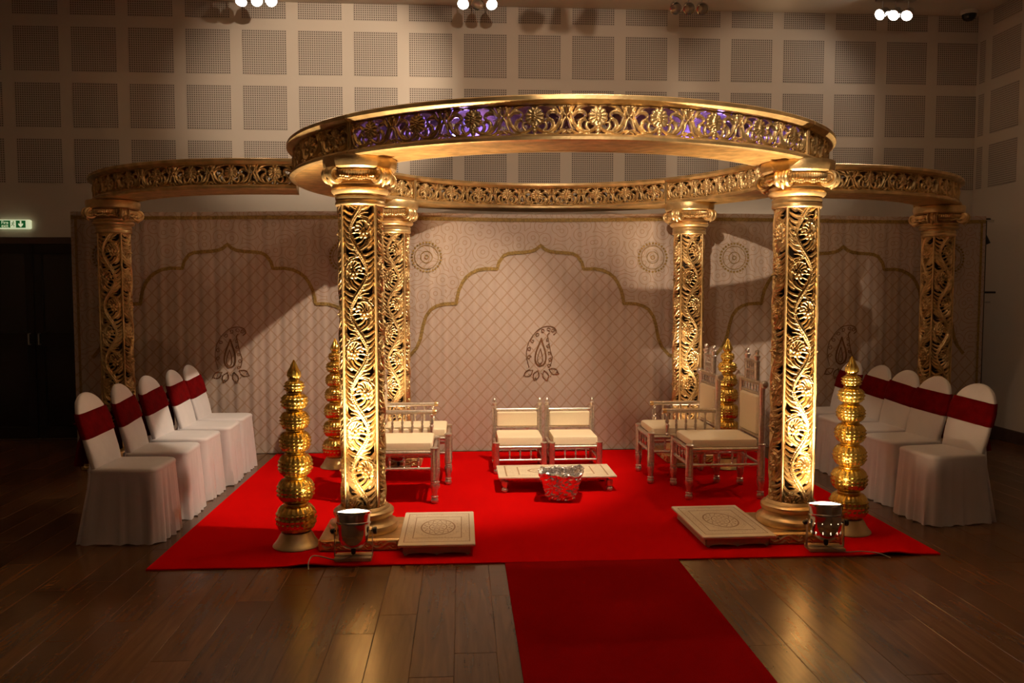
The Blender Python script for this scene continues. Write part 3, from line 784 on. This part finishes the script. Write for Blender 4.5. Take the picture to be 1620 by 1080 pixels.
# ------------------------------------------------------------------ silver chairs
LEG = [(.012, 0), (.022, .004), (.027, .016), (.027, .032), (.020, .044), (.026, .048), (.026, .054), (.019, .058), (.020, .075), (.026, .105), (.029, .135), (.027, .150), (.022, .154), (.028, .158), (.028, .164), (.023, .168), (.029, .174), (.029, .180)]
def turned(mb, x, y, z0, h, r=.009, n=10):
    prof = [(.6, 0), (1, .03), (1, .07), (.55, .12), (.55, .2), (1.0, .38), (1.1, .46), (.7, .52), (1.1, .58), (.9, .66), (.5, .82), (.9, .88), (1, .94), (.6, 1)]
    mb.lathe([(r * a, z0 + h * b) for a, b in prof], n, c=(x, y, 0))
def make_armchair(arms):
    W, D = .45, .54          # leg centres; local -Y is the front
    root = empty('silver_chair')
    x, yf, yb = W / 2, -D / 2, D / 2
    for sx in (-1, 1):
        MB().lathe(LEG + [(.027, .30), (.027, .395), (.031, .400), (.031, .408), (.024, .412), (.012, .416)], 20, c=(sx * x, yf, 0)).build('leg', M['silver'], root)
        lg = MB().lathe(LEG + [(.028, .30), (.028, .395), (.032, .400), (.032, .410), (.024, .414), (.022, .60), (.022, .84), (.028, .85), (.028, .862), (.014, .868)], 20, c=(sx * x, yb, 0)).build('leg', M['silver'], root)
    for z, r, nm in ((.372, .017, 'seat_rail'), (.255, .012, 'stretcher')):
        for sx in (-1, 1): MB().tube([(sx * x, yf, z), (sx * x, yb, z)], r, 12).build(nm, M['silver'], root)
        for y in (yf, yb): MB().tube([(-x, y, z), (x, y, z)], r, 12).build(nm, M['silver'], root)
    for k in range(4):
        t = -.135 + k * .09
        for sx in (-1, 1):
            sp_ = MB(); turned(sp_, sx * x, t * 1.15, .262, .10); sp_.build('spindle', M['silver'], root)
        sp_ = MB(); turned(sp_, t, yf, .262, .10); sp_.build('spindle', M['silver'], root)
    # cushion
    cu = MB(); L = []
    for z, d in ((.384, .012), (.390, .004), (.425, 0), (.440, .004), (.446, .014), (.449, .05), (.450, .12)):
        X0, X1, Y0, Y1 = -x + .012 + d, x - .012 - d, yf + .012 + d, yb - .02 - d; k = .014
        L.append([(X0 + k, Y0, z), (X1 - k, Y0, z), (X1, Y0 + k, z), (X1, Y1 - k, z), (X1 - k, Y1, z), (X0 + k, Y1, z), (X0, Y1 - k, z), (X0, Y0 + k, z)])
    cu.loft(L, caps=True).build('seat_cushion', M['cream'], root)
    tr = MB().tube([(-x - .03, yb, .855), (x + .03, yb, .855)], .017, 12).build('back_rail', M['silver'], root)
    for z in (.775, .455): MB().tube([(-x, yb, z), (x, yb, z)], .012, 10).build('back_rail', M['silver'], root)
    for s in (-1, 1): MB().lathe([(.004, -.03), (.022, -.022), (.030, 0), (.022, .022), (.004, .03)], 14, c=(s * (x + .045), yb, .855), axis='x').build('rail_knob', M['silver'], tr)
    MB().bbox(-x + .035, x - .035, yb - .028, yb + .016, .470, .765, .012).build('back_cushion', M['cream'], root)
    for k in range(6):
        sp_ = MB(); turned(sp_, -.16 + k * .064, yb, .785, .062, .008); sp_.build('spindle', M['silver'], root)
    # crest: two turret posts with spindle rows between
    cr = MB()
    for s in (-1, 1):
        cr.lathe([(.014, .87), (.020, .875), (.020, 1.0), (.024, 1.004), (.024, 1.014), (.016, 1.02), (.018, 1.035), (.024, 1.045), (.024, 1.055), (.012, 1.062), (.012, 1.072), (.017, 1.080), (.015, 1.092), (.004, 1.10)], 16, c=(s * .105, yb, 0))
    cr.bbox(-.10, .10, yb - .012, yb + .012, .935, .950, .003).bbox(-.10, .10, yb - .014, yb + .014, 1.005, 1.022, .003)
    co = cr.build('crest', M['silver'], root)
    for k in range(4):
        sp_ = MB(); turned(sp_, -.066 + k * .044, yb, .870, .065, .009); sp_.build('spindle', M['silver'], co)
        sp_ = MB(); turned(sp_, -.066 + k * .044, yb, .950, .055, .009); sp_.build('spindle', M['silver'], co)
    if arms:
        for sx in (-1, 1):
            ar_ = MB().tube([(sx * x, yf + .09, .585), (sx * x, yb, .585)], .018, 14).build('armrest', M['silver'], root)
            MB().lathe([(.0195, -.0), (.0205, .006), (.0205, .024), (.0195, .03)], 14, c=(sx * x, yf + .092, .585), axis='y').build('gilt_band', M['silver_gilt'], ar_)
            sp_ = MB(); turned(sp_, sx * x, yf + .13, .385, .19, .016, 14); sp_.build('arm_post', M['silver'], root)
            for k in range(4):
                sp_ = MB(); turned(sp_, sx * x, yf + .205 + k * .078, .385, .19, .010, 10); sp_.build('spindle', M['silver'], ar_)
    return root
for (x, y, rz, arms, lab) in ((1.945, 6.135, -PI / 2, False, 'silver chair without arms facing left, nearer of the right pair'), (1.78, 6.665, -PI / 2, True, 'silver armchair facing left, farther of the right pair'),
                              (-.47, 6.14, PI / 2, False, 'silver chair without arms facing right, nearer of the left pair behind the column'), (-.38, 6.72, PI / 2, True, 'silver armchair facing right, farther of the left pair behind the column')):
    o = make_armchair(arms); o.location = (x, y, CZ); o.rotation_euler.z = rz; tag(o, lab, 'chair', 'tall silver ceremonial chairs')

def make_low_seat():
    W, D = .405, .41
    root = empty('low_chair'); x, yf, yb = W / 2, -D / 2, D / 2
    for sx in (-1, 1):
        MB().lathe([(.01, 0), (.019, .004), (.023, .016), (.021, .032), (.015, .040), (.021, .046), (.026, .060), (.027, .25), (.030, .255), (.030, .262), (.018, .266)], 20, c=(sx * x, yf, 0)).build('leg', M['silver'], root)
        MB().lathe([(.01, 0), (.019, .004), (.023, .016), (.021, .032), (.015, .040), (.021, .046), (.024, .060), (.024, .30), (.021, .31), (.021, .50), (.025, .505), (.025, .515), (.017, .52), (.022, .535), (.024, .545), (.014, .553), (.013, .560), (.017, .570), (.012, .584), (.003, .592)], 20, c=(sx * x, yb, 0)).build('leg', M['silver'], root)
    for z, r, nm in ((.222, .014, 'seat_rail'), (.112, .011, 'stretcher')):
        for sx in (-1, 1): MB().tube([(sx * x, yf, z), (sx * x, yb, z)], r, 12).build(nm, M['silver'], root)
        for y in (yf, yb): MB().tube([(-x, y, z), (x, y, z)], r, 12).build(nm, M['silver'], root)
    for k in range(3):
        sp_ = MB(); turned(sp_, -.09 + k * .09, yf, .12, .095, .008); sp_.build('spindle', M['silver'], root)
        for sx in (-1, 1): sp_ = MB(); turned(sp_, sx * x, -.09 + k * .09, .12, .095, .008); sp_.build('spindle', M['silver'], root)
    L = []
    for z, d in ((.236, .010), (.242, .002), (.290, 0), (.303, .004), (.308, .014), (.310, .06)):
        X0, X1, Y0, Y1 = -x + .012 + d, x - .012 - d, yf + .0 + d, yb - .03 - d; k = .012
        L.append([(X0 + k, Y0, z), (X1 - k, Y0, z), (X1, Y0 + k, z), (X1, Y1 - k, z), (X1 - k, Y1, z), (X0 + k, Y1, z), (X0, Y1 - k, z), (X0, Y0 + k, z)])
    MB().loft(L, caps=True).build('seat_cushion', M['cream'], root)
    for z, r in ((.485, .013), (.325, .009)): MB().tube([(-x, yb, z), (x, yb, z)], r, 12).build('back_rail', M['silver'], root)
    MB().bbox(-x + .022, x - .022, yb - .024, yb + .014, .335, .468, .009).build('back_cushion', M['cream'], root)
    return root
s0 = make_low_seat()
for i, (x, lab) in enumerate(((.492, 'low silver seat with cream cushions, left of the pair behind the table'), (.963, 'low silver seat with cream cushions, right of the pair behind the table'))):
    o = s0 if i == 0 else copy_tree(s0); o.location = (x, 7.07, CZ); tag(o, lab, 'chair', 'low silver seats facing the camera')

# ------------------------------------------------------------------ low table, foil vessel, boards
tb = empty('low_table', (.732, 6.385, CZ), label='long low table with engraved ivory top behind the foil vessel', cat='table')
MB().bbox(-.455, .455, -.215, .215, .112, .128, .004).build('table_top', board(.91, .43), tb)
MB().bbox(-.40, .40, -.165, .165, .085, .112, .003).build('apron', M['silver'], tb)
for sx in (-1, 1):
    for sy in (-1, 1):
        MB().lathe([(.010, 0), (.020, .003), (.026, .014), (.024, .028), (.014, .036), (.020, .042), (.026, .056), (.026, .086)], 18, c=(sx * .405, sy * .17, 0)).build('leg', M['silver'], tb)
# foil covered fire vessel
def foil_mesh():
    n, L = 64, []
    r2 = np.random.default_rng(4)
    secs = [(.001, .002), (.06, .0), (.09, .0), (.098, .012)] + [(.098 + .055 * t, .012 + .19 * t) for t in np.linspace(.08, 1, 14)] + [(.160, .206), (.158, .214), (.148, .214), (.140, .205), (.13, .16), (.11, .10), (.06, .085), (.001, .08)]
    for i, (r, z) in enumerate(secs):
        ring_ = []
        for k in range(n):
            a = 2 * PI * k / n + PI / 4
            sq = 1 / max(abs(math.cos(a)), abs(math.sin(a))); sq = min(sq, 1.32)
            q = r * sq
            if 3 < i < 24:
                q += r2.normal() * .0042 + .006 * math.sin(7 * a + i * 1.7) * math.sin(3 * a + i)
            zz = z + (r2.normal() * .004 if 3 < i < 22 else 0)
            if 14 <= i <= 22: zz += r2.normal() * .004 + .012 * math.sin(3 * a + 1) * math.sin(5 * a)
            if i == 20 or i == 19: q += .010 * r2.random()
            ring_.append((q * math.cos(a - .2), q * math.sin(a - .2), max(zz, .001)))
        L.append(ring_)
    return MB().loft(L, caps=True).mesh('foil', smooth=False)
fv = obj('foil_vessel', foil_mesh(), M['foil'], None, (.735, 5.99, CZ), label='square vessel wrapped in crumpled silver foil in front of the low table', cat='vessel')
# engraved square boards on scalloped bases
BM = board(.45, .70)
def make_board(lab, loc, rz):
    root = empty('square_board', loc, rz, label=lab, cat='board', group='engraved ivory boards at the front columns')
    MB().bbox(-.225, .225, -.352, .352, .058, .075, .004).build('board_top', BM, root)
    b = MB()
    for s in (-1, 1):
        P_ = []
        for k in range(33):
            t = k / 32; x = -.19 + .38 * t; z = .014 * abs(math.sin(t * 2 * PI)) ** .5 if .06 < t < .94 else 0
            P_.append((x, z))
        y0, y1 = (-.315, -.300) if s < 0 else (.300, .315)
        lo_ = [[(x, y0, z), (x, y1, z), (x, y1, .058), (x, y0, .058)] for x, z in P_]
        b.loft(lo_, caps=True)
        b.bbox(s * .19 - .0075, s * .19 + .0075, -.30, .30, .004, .058, .002)
    b.build('board_base', M['ply'], root)
make_board('engraved ivory square board on the carpet right of the front left column', (-.150, 5.055, CZ), 0.0)
make_board('engraved ivory square board on the carpet left of the front right column', (1.655, 5.105, CZ), .02)

# ------------------------------------------------------------------ chairs in white covers
def superloop(hx, hy, n, p=5.0):
    out = []
    for k in range(n):
        a = 2 * PI * k / n; c, s = math.cos(a), math.sin(a)
        r = (abs(c) ** p + abs(s) ** p) ** (-1 / p); out.append((hx * r * c, hy * r * s, a))
    return out
def make_cover_chair(seed, tilt):
    r2 = random.Random(seed)
    root = empty('covered_chair')
    n = 96
    ph = [r2.random() * 6 for _ in range(4)]
    L = []
    for i in range(15):
        t = i / 14; z = .452 * (1 - t)
        ring_ = []
        for x, y, a in superloop(.190 + .014 * t, .215 + .012 * t, n, 7):
            amp = .012 * t ** .8
            front = 1.0 if y < -.1 else .55
            w_ = amp * front * (math.sin(19 * a + ph[0]) + .6 * math.sin(31 * a + ph[1]))
            yy = y + (.05 * t ** 1.3 if y > .1 else 0) - (.01 * t if y < -.1 else 0)
            nx_, ny_ = math.cos(a), math.sin(a)
            pinch = 1 - .05 * math.sin(PI * t) * (1 if abs(y) < .15 else 0)
            ring_.append((x * pinch + nx_ * w_, yy + ny_ * w_, z + (.004 * math.sin(11 * a + ph[2]) if i == 14 else 0) + (.004 if i == 14 else 0)))
        L.append(ring_)
    MB().loft(L).build('skirt', M['cover'], root, angle=1.5)
    L = []
    for sc, z in ((1.012, .440), (1.016, .450), (1.008, .460), (.98, .467), (.90, .472), (.6, .477), (.2, .478)):
        L.append([(x * sc, y * sc, z) for x, y, a in superloop(.190, .215, 64, 7)])
    MB().loft(L, caps=True).build('seat_cover', M['cover'], root, angle=1.2)
    # back: tapered slab, rounded crown, leaning back
    def sect(z, grow=0.0, wob=0.0):
        t = (z - .44) / (.915 - .44)
        hw_ = .180 + .012 * math.sin(PI * min(max(t, 0), 1))
        zc = .915 - .19
        if z > zc: hw_ = .190 * math.sqrt(max(1 - ((z - zc) / .1905) ** 2.2, .0005))
        th = (.036 - .010 * max(t, 0)) if z < .87 else .026 * math.sqrt(max((.916 - z) / .046, .02))
        yc = .165 + .125 * max(t, 0) ** 1.1
        out = []
        for x, y, a in superloop(hw_ + grow, th + grow, 48, 3.2):
            out.append((x, y + yc + wob * math.sin(9 * a + z * 40) + .010 * (x / .2) ** 2 * -1, z))
        return out
    zs = [.40, .44, .47, .50, .55, .60, .65, .70, .74, .78, .81, .84, .865, .885, .90, .909, .9145]
    L = [sect(z, 0, .0018 if z < .8 else 0) for z in zs]
    MB().loft(L, caps=True).build('back_cover', M['cover'], root, angle=1.4)
    # rear drop of the cover, from the back down to the floor
    L = []
    for z in (.62, .5, .38, .25, .12, .006):
        t = (.62 - z) / .62; yb = .165 + .125 * max((z - .44) / .475, 0) + .03 + .07 * t
        ring_ = []
        for k in range(25):
            x = -1 + 2 * k / 24
            ring_.append((x * (.178 + .022 * t), yb + .008 * t * math.sin(k * 1.9 + ph[3]) - .05 * x * x * (1 - t), z))
        back = [(p[0] * .98, p[1] - .012, p[2]) for p in reversed(ring_)]
        L.append(ring_ + back)
    MB().loft(L, caps=True).build('rear_drop', M['cover'], root, angle=1.4)
    zs = [.655, .66, .69, .72, .75, .78, .805, .81]
    sl = []
    for i, z in enumerate(zs):
        g = .007 if 0 < i < len(zs) - 1 else .002
        s_ = sect(z, g + .0012 * math.sin(i * 2.2)); sl.append([(x, y, zz + (tilt + .004 * (seed % 3 - 1)) * x / .2) for x, y, zz in s_])
    sa = MB().loft(sl).build('sash', M['sash'], root, angle=1.4)
    bw = MB()
    for s in (-1, 1):
        bw.tube([(0, .265, .73), (s * .06, .285, .76), (s * .11, .285, .735), (s * .06, .285, .705), (0, .265, .73)], [.01, .02, .024, .02, .01], 8)
        bw.tube([(s * .01, .265, .72), (s * .035, .30, .60), (s * .05, .31, .46)], [.012, .022, .03], 8)
    bw.build('bow', M['sash'], sa)
    return root
names_l = ['nearest', 'second nearest', 'middle', 'second farthest', 'farthest']
for i, y in enumerate((5.27, 5.785, 6.29, 6.76, 7.20)):
    o = make_cover_chair(i, .012); o.location = (-2.075 + (.0, .0, -.01, .02, .01)[i], y, 0); o.rotation_euler.z = PI / 2 + (-.02, .05, -.03, .03, .0)[i]
    tag(o, f'white covered chair with burgundy sash, {names_l[i]} of the row left of the carpet', 'chair', 'white covered chairs in the left row')
for i, (x, y, rz) in enumerate(((3.27, 5.36, .16), (3.265, 5.86, .10), (3.30, 6.34, .08), (3.32, 6.80, .06), (3.30, 7.26, .04))):
    o = make_cover_chair(i + 7, -.012); o.location = (x, y, 0); o.rotation_euler.z = -PI / 2 + rz
    tag(o, f'white covered chair with burgundy sash, {names_l[i]} of the row right of the carpet', 'chair', 'white covered chairs in the right row')

# ------------------------------------------------------------------ backdrop
DY = 7.90; DTOP = 2.29
ARCH = [(0, 0), (.04, -.035), (.085, -.055), (.16, -.066), (.24, -.07), (.31, -.078), (.355, -.10), (.40, -.16), (.418, -.225), (.47, -.224), (.525, -.222), (.60, -.235), (.665, -.265), (.715, -.305), (.75, -.355), (.785, -.43), (.80, -.495), (.81, -.557), (.87, -.557), (.935, -.562), (1.0, -.58), (1.055, -.615), (1.10, -.68), (1.125, -.755), (1.155, -.90), (1.19, -.98), (1.26, -1.06), (1.47, -1.10)]
ARCHZ = 1.985
def fold(x): return .0045 * np.sin(x * 2 * PI / .145 + 1.9 * np.sin(x * 2.1)) + .0028 * np.sin(x * 2 * PI / .073 + 2.5 * np.sin(x * 1.3))
def drape_panel(xc, hw_, lab):
    root = empty('backdrop_panel', (xc, DY, 0), label=lab, cat='backdrop', group='embroidered backdrop cloths')
    nx, nz = 240, 92
    xs = np.linspace(-hw_, hw_, nx); zs = np.linspace(.004, DTOP, nz); X, Z = np.meshgrid(xs, zs)
    sagx = .010 * np.sin((X + xc) * 1.7 + .5) 
    Zs = Z - np.where(Z > 2.0, sagx * (Z - 2.0) / .3, 0)
    fz = .45 + .55 * (1 - Z / DTOP)
    Y = fold(X + xc) * fz
    V = np.stack([X, Y, Zs], -1).reshape(-1, 3)
    V2 = V.copy(); V2[:, 1] += .006
    I = np.arange(nx * nz).reshape(nz, nx); q = np.stack([I[:-1, :-1], I[:-1, 1:], I[1:, 1:], I[1:, :-1]], -1).reshape(-1, 4)
    n = nx * nz; S = []
    for a, b in ((I[0, :-1], I[0, 1:]), (I[:-1, -1], I[1:, -1]), (I[-1, 1:], I[-1, :-1]), (I[1:, 0], I[:-1, 0])): S.append(np.stack([a, a + n, b + n, b], -1)[:, ::-1])
    me = np_mesh('cloth', np.concatenate([V, V2]), np.concatenate([q, q[:, ::-1] + n] + S), True, 1.2)
    ax = np.array([p[0] for p in ARCH]); az = np.array([p[1] for p in ARCH]) + ARCHZ
    ins = (Z < np.interp(np.abs(X), ax, az)).astype(np.float32).ravel()
    at = me.attributes.new('inside', 'FLOAT', 'POINT'); at.data.foreach_set('value', np.concatenate([ins, ins]))
    obj('cloth', me, M['drape'], root)
    def yat(x, z): return float(fold(np.array(x + xc))) * (.45 + .55 * (1 - z / DTOP)) - .004
    def ribbon(pts, w_, name, mat, parent=root, closed=False, t=.003):
        c = np.array(pts, float); L = []
        for i in range(len(c)):
            d_ = c[min(i + 1, len(c) - 1)] - c[max(i - 1, 0)]; d_ = d_ / (np.hypot(*d_) + 1e-9); nn = np.array([-d_[1], d_[0]]) * w_ / 2
            a, b = c[i] + nn, c[i] - nn
            ya, yb = yat(*a), yat(*b)
            L.append([(a[0], ya, a[1]), (b[0], yb, b[1]), (b[0], yb - t, b[1]), (a[0], ya - t, a[1])])
        return MB().loft(L, caps=True).build(name, mat, parent, smooth=False)
    def dense(pts, st=.02):
        out = []
        for a, b in zip(pts[:-1], pts[1:]):
            k = max(1, int(np.hypot(b[0] - a[0], b[1] - a[1]) / st))
            for i in range(k): out.append((a[0] + (b[0] - a[0]) * i / k, a[1] + (b[1] - a[1]) * i / k))
        return out + [pts[-1]]
    pts = [(x, z + ARCHZ) for x, z in ARCH if x < hw_ - .02]
    ribbon(dense([(-x, z) for x, z in reversed(pts)] + pts[1:], .015), .032, 'arch_braid', M['trim'])
    ribbon([(x, 2.235 - .008 * math.sin((x + xc) * 1.7 + .5)) for x in np.linspace(-hw_ + .005, hw_ - .005, 140)], .034, 'top_braid', M['trim'])
    for s in (-1, 1): ribbon(dense([(s * (hw_ - .045), .02), (s * (hw_ - .045), 2.22)], .1), .022, 'side_braid', M['trim'])
    # mandalas
    for s in (-1, 1):
        c0 = (s * 1.09, 1.872)
        def circ(r, k=40): return [(c0[0] + r * math.cos(2 * PI * i / k), c0[1] + r * math.sin(2 * PI * i / k)) for i in range(k + 1)]
        md = ribbon(circ(.112, 56), .006, 'mandala', M['trim']); ribbon(circ(.055), .006, 'mandala_ring', M['trim'], md); ribbon(circ(.018, 16), .008, 'mandala_ring', M['trim'], md)
        tb_ = MB()
        for k in range(28):
            a = 2 * PI * k / 28; p = (c0[0] + .138 * math.cos(a), c0[1] + .138 * math.sin(a))
            tb_.lathe([(.0008, -.004), (.011, -.003), (.011, .0), (.0008, .001)], 8, c=(p[0], yat(*p), p[1]), axis='y')
        tb_.build('mandala_petals', M['trim'], md, smooth=False, kind='stuff')
    # paisley in stones
    def dots(pts, r, name, mat, parent):
        mb = MB()
        for p in pts: mb.lathe([(.0008, -r * .8), (r * .7, -r * .6), (r, 0), (r * .8, r * .2)], 7, c=(p[0], yat(*p) , p[1]), axis='y')
        return mb.build(name, mat, parent, kind='stuff')
    zc = .895
    def drop(sx, sz, ox=0, oz=0):
        o_ = []
        for i in range(41):
            t = 2 * PI * i / 40; r = math.sin(t / 2) ** 1.6
            o_.append((ox + sx * math.sin(t) * r * 1.05 - .10 * sz * (1 - r) * -1 * .35, oz + sz * (.5 + .5 * math.cos(t)) * 1.0 - sz * .25))
        return o_
    pd = ribbon(drop(.072, .27, 0, zc), .014, 'paisley', M['embroid'])
    ribbon(drop(.034, .15, -.004, zc - .01), .007, 'paisley_line', M['embroid'], pd)
    outer = catmull([(-.11, zc - .08), (-.135, zc + .03), (-.12, zc + .14), (-.07, zc + .23), (.0, zc + .295), (.075, zc + .315), (.135, zc + .30), (.155, zc + .26), (.13, zc + .235)], 9)
    inner = catmull([(.10, zc - .07), (.115, zc + .01), (.095, zc + .09), (.08, zc + .17), (.07, zc + .225), (.085, zc + .25)], 9)
    dots(outer, .0052, 'paisley_beads', M['embroid'], pd); dots(inner, .0052, 'paisley_beads', M['embroid'], pd)
    for k in range(7):
        t = k / 6; p = outer[int(8 + t * 46)]; cx_, cz_ = p[0] * .86 + .006, (p[1] - zc) * .9 + zc
        sp_ = [(cx_ + (.021 - .013 * q) * math.cos(q * 7 + k), cz_ + (.021 - .013 * q) * math.sin(q * 7 + k)) for q in np.linspace(0, 1, 16)]
        ribbon(sp_, .0058, 'paisley_scroll', M['embroid'], pd)
        if k < 5:
            p = inner[int(t * 44)]; sp_ = [(p[0] * .85 + (.017 - .010 * q) * math.cos(q * 7 + k), p[1] + (.017 - .010 * q) * math.sin(q * 7 + k)) for q in np.linspace(0, 1, 16)]
            ribbon(sp_, .0058, 'paisley_scroll', M['embroid'], pd)
    for px, pz, an in ((-.10, zc - .13, 2.6), (-.035, zc - .145, 1.9), (.045, zc - .145, 1.25), (.115, zc - .115, .45)):
        l_ = []
        for i in range(18):
            t = i / 17; a_ = math.sin(PI * t) * .028 * (1 if i % 2 else -1); ln = .10 * t
            ux, uz = math.cos(an), -math.sin(an)
            l_.append((px + ux * ln - uz * a_ - ux * .03, pz + uz * ln + ux * a_ - uz * .03))
        dots(l_, .0068, 'stone_leaf', M['embroid'], pd)
    dots([(.06, zc - .205), (-.05, zc - .19), (.10, zc - .165), (.155, zc - .13), (-.115, zc - .145), (.01, zc - .14)], .008, 'crystals', M['crystal'], pd)
    return root
drape_panel(-2.19, 1.42, 'left backdrop cloth with arch and paisley, behind the left row of covered chairs')
drape_panel(.76, 1.52, 'centre backdrop cloth with arch and paisley, behind the low silver seats')
drape_panel(3.745, 1.45, 'right backdrop cloth with arch and paisley, behind the right row of covered chairs')
fr = empty('backdrop_frame', (.76, 7.97, 0), label='dark pole frame holding up the backdrop cloths, its ends showing at the right edge', cat='frame')
for x in (-4.30, 4.47): MB().tube([(x, 0, 0), (x, 0, 2.25)], .018, 12).build('upright', M['black'], fr)
MB().tube([(-4.33, 0, 2.262), (4.52, 0, 2.262)], .014, 12).build('crossbar', M['black'], fr)
MB().bbox(4.45, 4.60, -.012, .012, 1.525, 1.545, .003).build('stub_arm', M['black'], fr)
MB().bbox(4.45, 4.55, -.010, .010, 1.43, 1.442, .003).build('stub_arm', M['steel'], fr)
MB().tube([(4.47, 0, 2.10), (4.50, -.02, 2.02)], .02, 10).build('clamp', M['black'], fr)
MB().tube([(4.47, 0, 2.255), (4.55, -.01, 2.245)], .012, 10).build('hook', M['steel'], fr)
for x in (-4.30, 4.47): MB().lathe([(.01, .012), (.12, .010), (.12, 0), (.01, 0)], 24, c=(x, .10, 0)).build('foot_plate', M['black'], fr)

# ------------------------------------------------------------------ ceiling spot clusters
def cluster(x, y, on, lab, aims, specs=None):
    root = empty('spotlight_bar', (x, y, ZC), label=lab, cat='spotlight', group='three-lamp spotlight bars on the ceiling')
    MB().bbox(-.20, .20, -.035, .035, -.032, 0, .004).build('bar', M['steel'], root)
    for k in range(3):
        dx = -.135 + .135 * k
        d_ = (Vector(aims[k]) - Vector((x + dx, y, ZC - .15))).normalized()
        q = d_.to_track_quat('Z', 'Y').to_matrix()
        mb = MB().lathe([(.012, -.07), (.034, -.066), (.042, -.05), (.046, -.02), (.056, .03), (.060, .034), (.060, .044), (.053, .046), (.050, .038), (.012, .03)], 24)
        mb.v = [tuple(q @ Vector(p) + Vector((dx, 0, -.150))) for p in mb.v]
        sp_ = mb.build('spot_head', M['chrome'], root)
        fc = MB().lathe([(.001, .048), (.03, .046), (.050, .040), (.050, .036), (.001, .036)], 24); fc.v = [tuple(q @ Vector(p) + Vector((dx, 0, -.150))) for p in fc.v]
        fc.build('lamp_face', M['lamp_on'] if on[k] else M['lamp_off'], sp_)
        MB().tube([(dx, 0, -.03), (dx, 0, -.10), (dx - .0, .0, -.13)], .007, 8).build('arm', M['steel'], sp_)
        if on[k]:
            p0 = Vector((x + dx, y, ZC - .150)) + d_ * .06
            e_, a_, b_ = specs[k] if specs else (CEIL_SPOT, 60, .25)
            spot('ceiling_spot', p0, aims[k], e_, a_, b_, NEUTRAL, .035)
cluster(-1.975, 8.28, (1, 1, 1), 'ceiling spotlight bar cut by the top edge at the upper left, all three lamps lit', [(-2.1, 5.7, .45), (.3, 4.2, 0), (1.2, 4.4, 0)], [(BAR_LEFT_SEATS, 44, .6), (BAR_LEFT, 50, .3), (BAR_LEFT, 50, .3)])
cluster(.165, 8.24, (1, 0, 1), 'ceiling spotlight bar at the top centre with its middle lamp dark', [(-.4, 3.6, 0), (.165, 3, 0), (1.4, 3.6, 0)], [(BAR_MID, 50, .3)] * 3)
cluster(2.27, 8.26, (0, 0, 0), 'unlit ceiling spotlight bar right of the top centre', [(2.0, 3, .5), (2.2, 2.5, .5), (2.4, 2.5, .5)])
cluster(4.42, 8.30, (1, 1, 1), 'ceiling spotlight bar at the upper right near the wall corner, all lamps lit', [(-1.9, 5.9, .4), (-.3, 5.4, 0), (.6, 5.2, 0)], [(BAR_RIGHT, 42, .3)] * 3)
cluster(.90, 4.88, (1, 1, 1), 'ceiling spotlight bar directly above the mandap ring', [(-1.30, 8.8, 3.6), (.75, 5.9, 0), (-.45, 7.0, .45)], [(WALL_SPOT_L, 36, .7), (KEY_SPOT, 125, .5), (KEY_BACK, 55, .5)])
cluster(3.30, 4.75, (0, 1, 0), 'ceiling spotlight bar above the right hand wing beam', [(3, 4, 0), (3.3, 8.8, 3.35), (4, 4, 0)], [(0, 30, .3), (WALL_SPOT_R, 36, .5), (0, 30, .3)])
cluster(.90, 1.30, (1, 1, 0), 'ceiling spotlight bar in the hall in front of the mandap', [(.9, 8.8, 3.1), (.72, 4.35, 2.45), (1.6, 4, .4)], [(HALL_WALL, 30, .5), (HALL_RING, 26, .9), (0, 30, .3)])
cluster(-1.30, -1.00, (0, 1, 0), 'ceiling spotlight bar at the back of the hall behind the viewer', [(0, 4, 0), (2.75, 7.9, 1.55), (2, 4, 0)], [(0, 30, .3), (HALL_DRAPE, 14.5, .7), (0, 30, .3)])
dm = empty('dome_camera', (5.40, 8.62, ZC), label='small dark dome camera on the ceiling in the right corner', cat='camera')
MB().lathe([(.01, 0), (.085, 0), (.085, -.03), (.075, -.04), (.01, -.04)], 28).build('mount', M['ceiling'], dm)
MB().lathe([(.072, -.038), (.070, -.06), (.055, -.09), (.03, -.105), (.001, -.108)], 28).build('dome', M['dome'], dm)

# ------------------------------------------------------------------ blue lamps inside the front of the ring
for ang, lab in ((-24.5, 'small blue glowing lamp inside the ring beam at the upper left of the front'), (25.5, 'small blue glowing lamp inside the ring beam at the upper right of the front')):
    a = math.radians(ang); x, y = RC[0] + 1.80 * math.sin(a), RC[1] - 1.80 * math.cos(a)
    lr = empty('blue_lamp', (x, y, BZ0 + .013), a, label=lab, cat='lamp', group='blue lamps hidden in the ring beam')
    MB().lathe([(.01, 0), (.035, 0), (.038, .012), (.032, .035), (.036, .05), (.030, .052), (.01, .05)], 20).build('housing', M['black'], lr)
    MB().lathe([(.001, .085), (.016, .080), (.026, .066), (.030, .050), (.001, .050)], 20).build('bulb', M['led'], lr)
    d = bpy.data.lights.new('blue_glow', 'POINT'); d.energy = BLUE_LED; d.color = (.07, .06, 1.0); d.shadow_soft_size = .02
    o = bpy.data.objects.new('blue_glow', d); COL.objects.link(o); o.location = (x, y, BZ0 + .125)
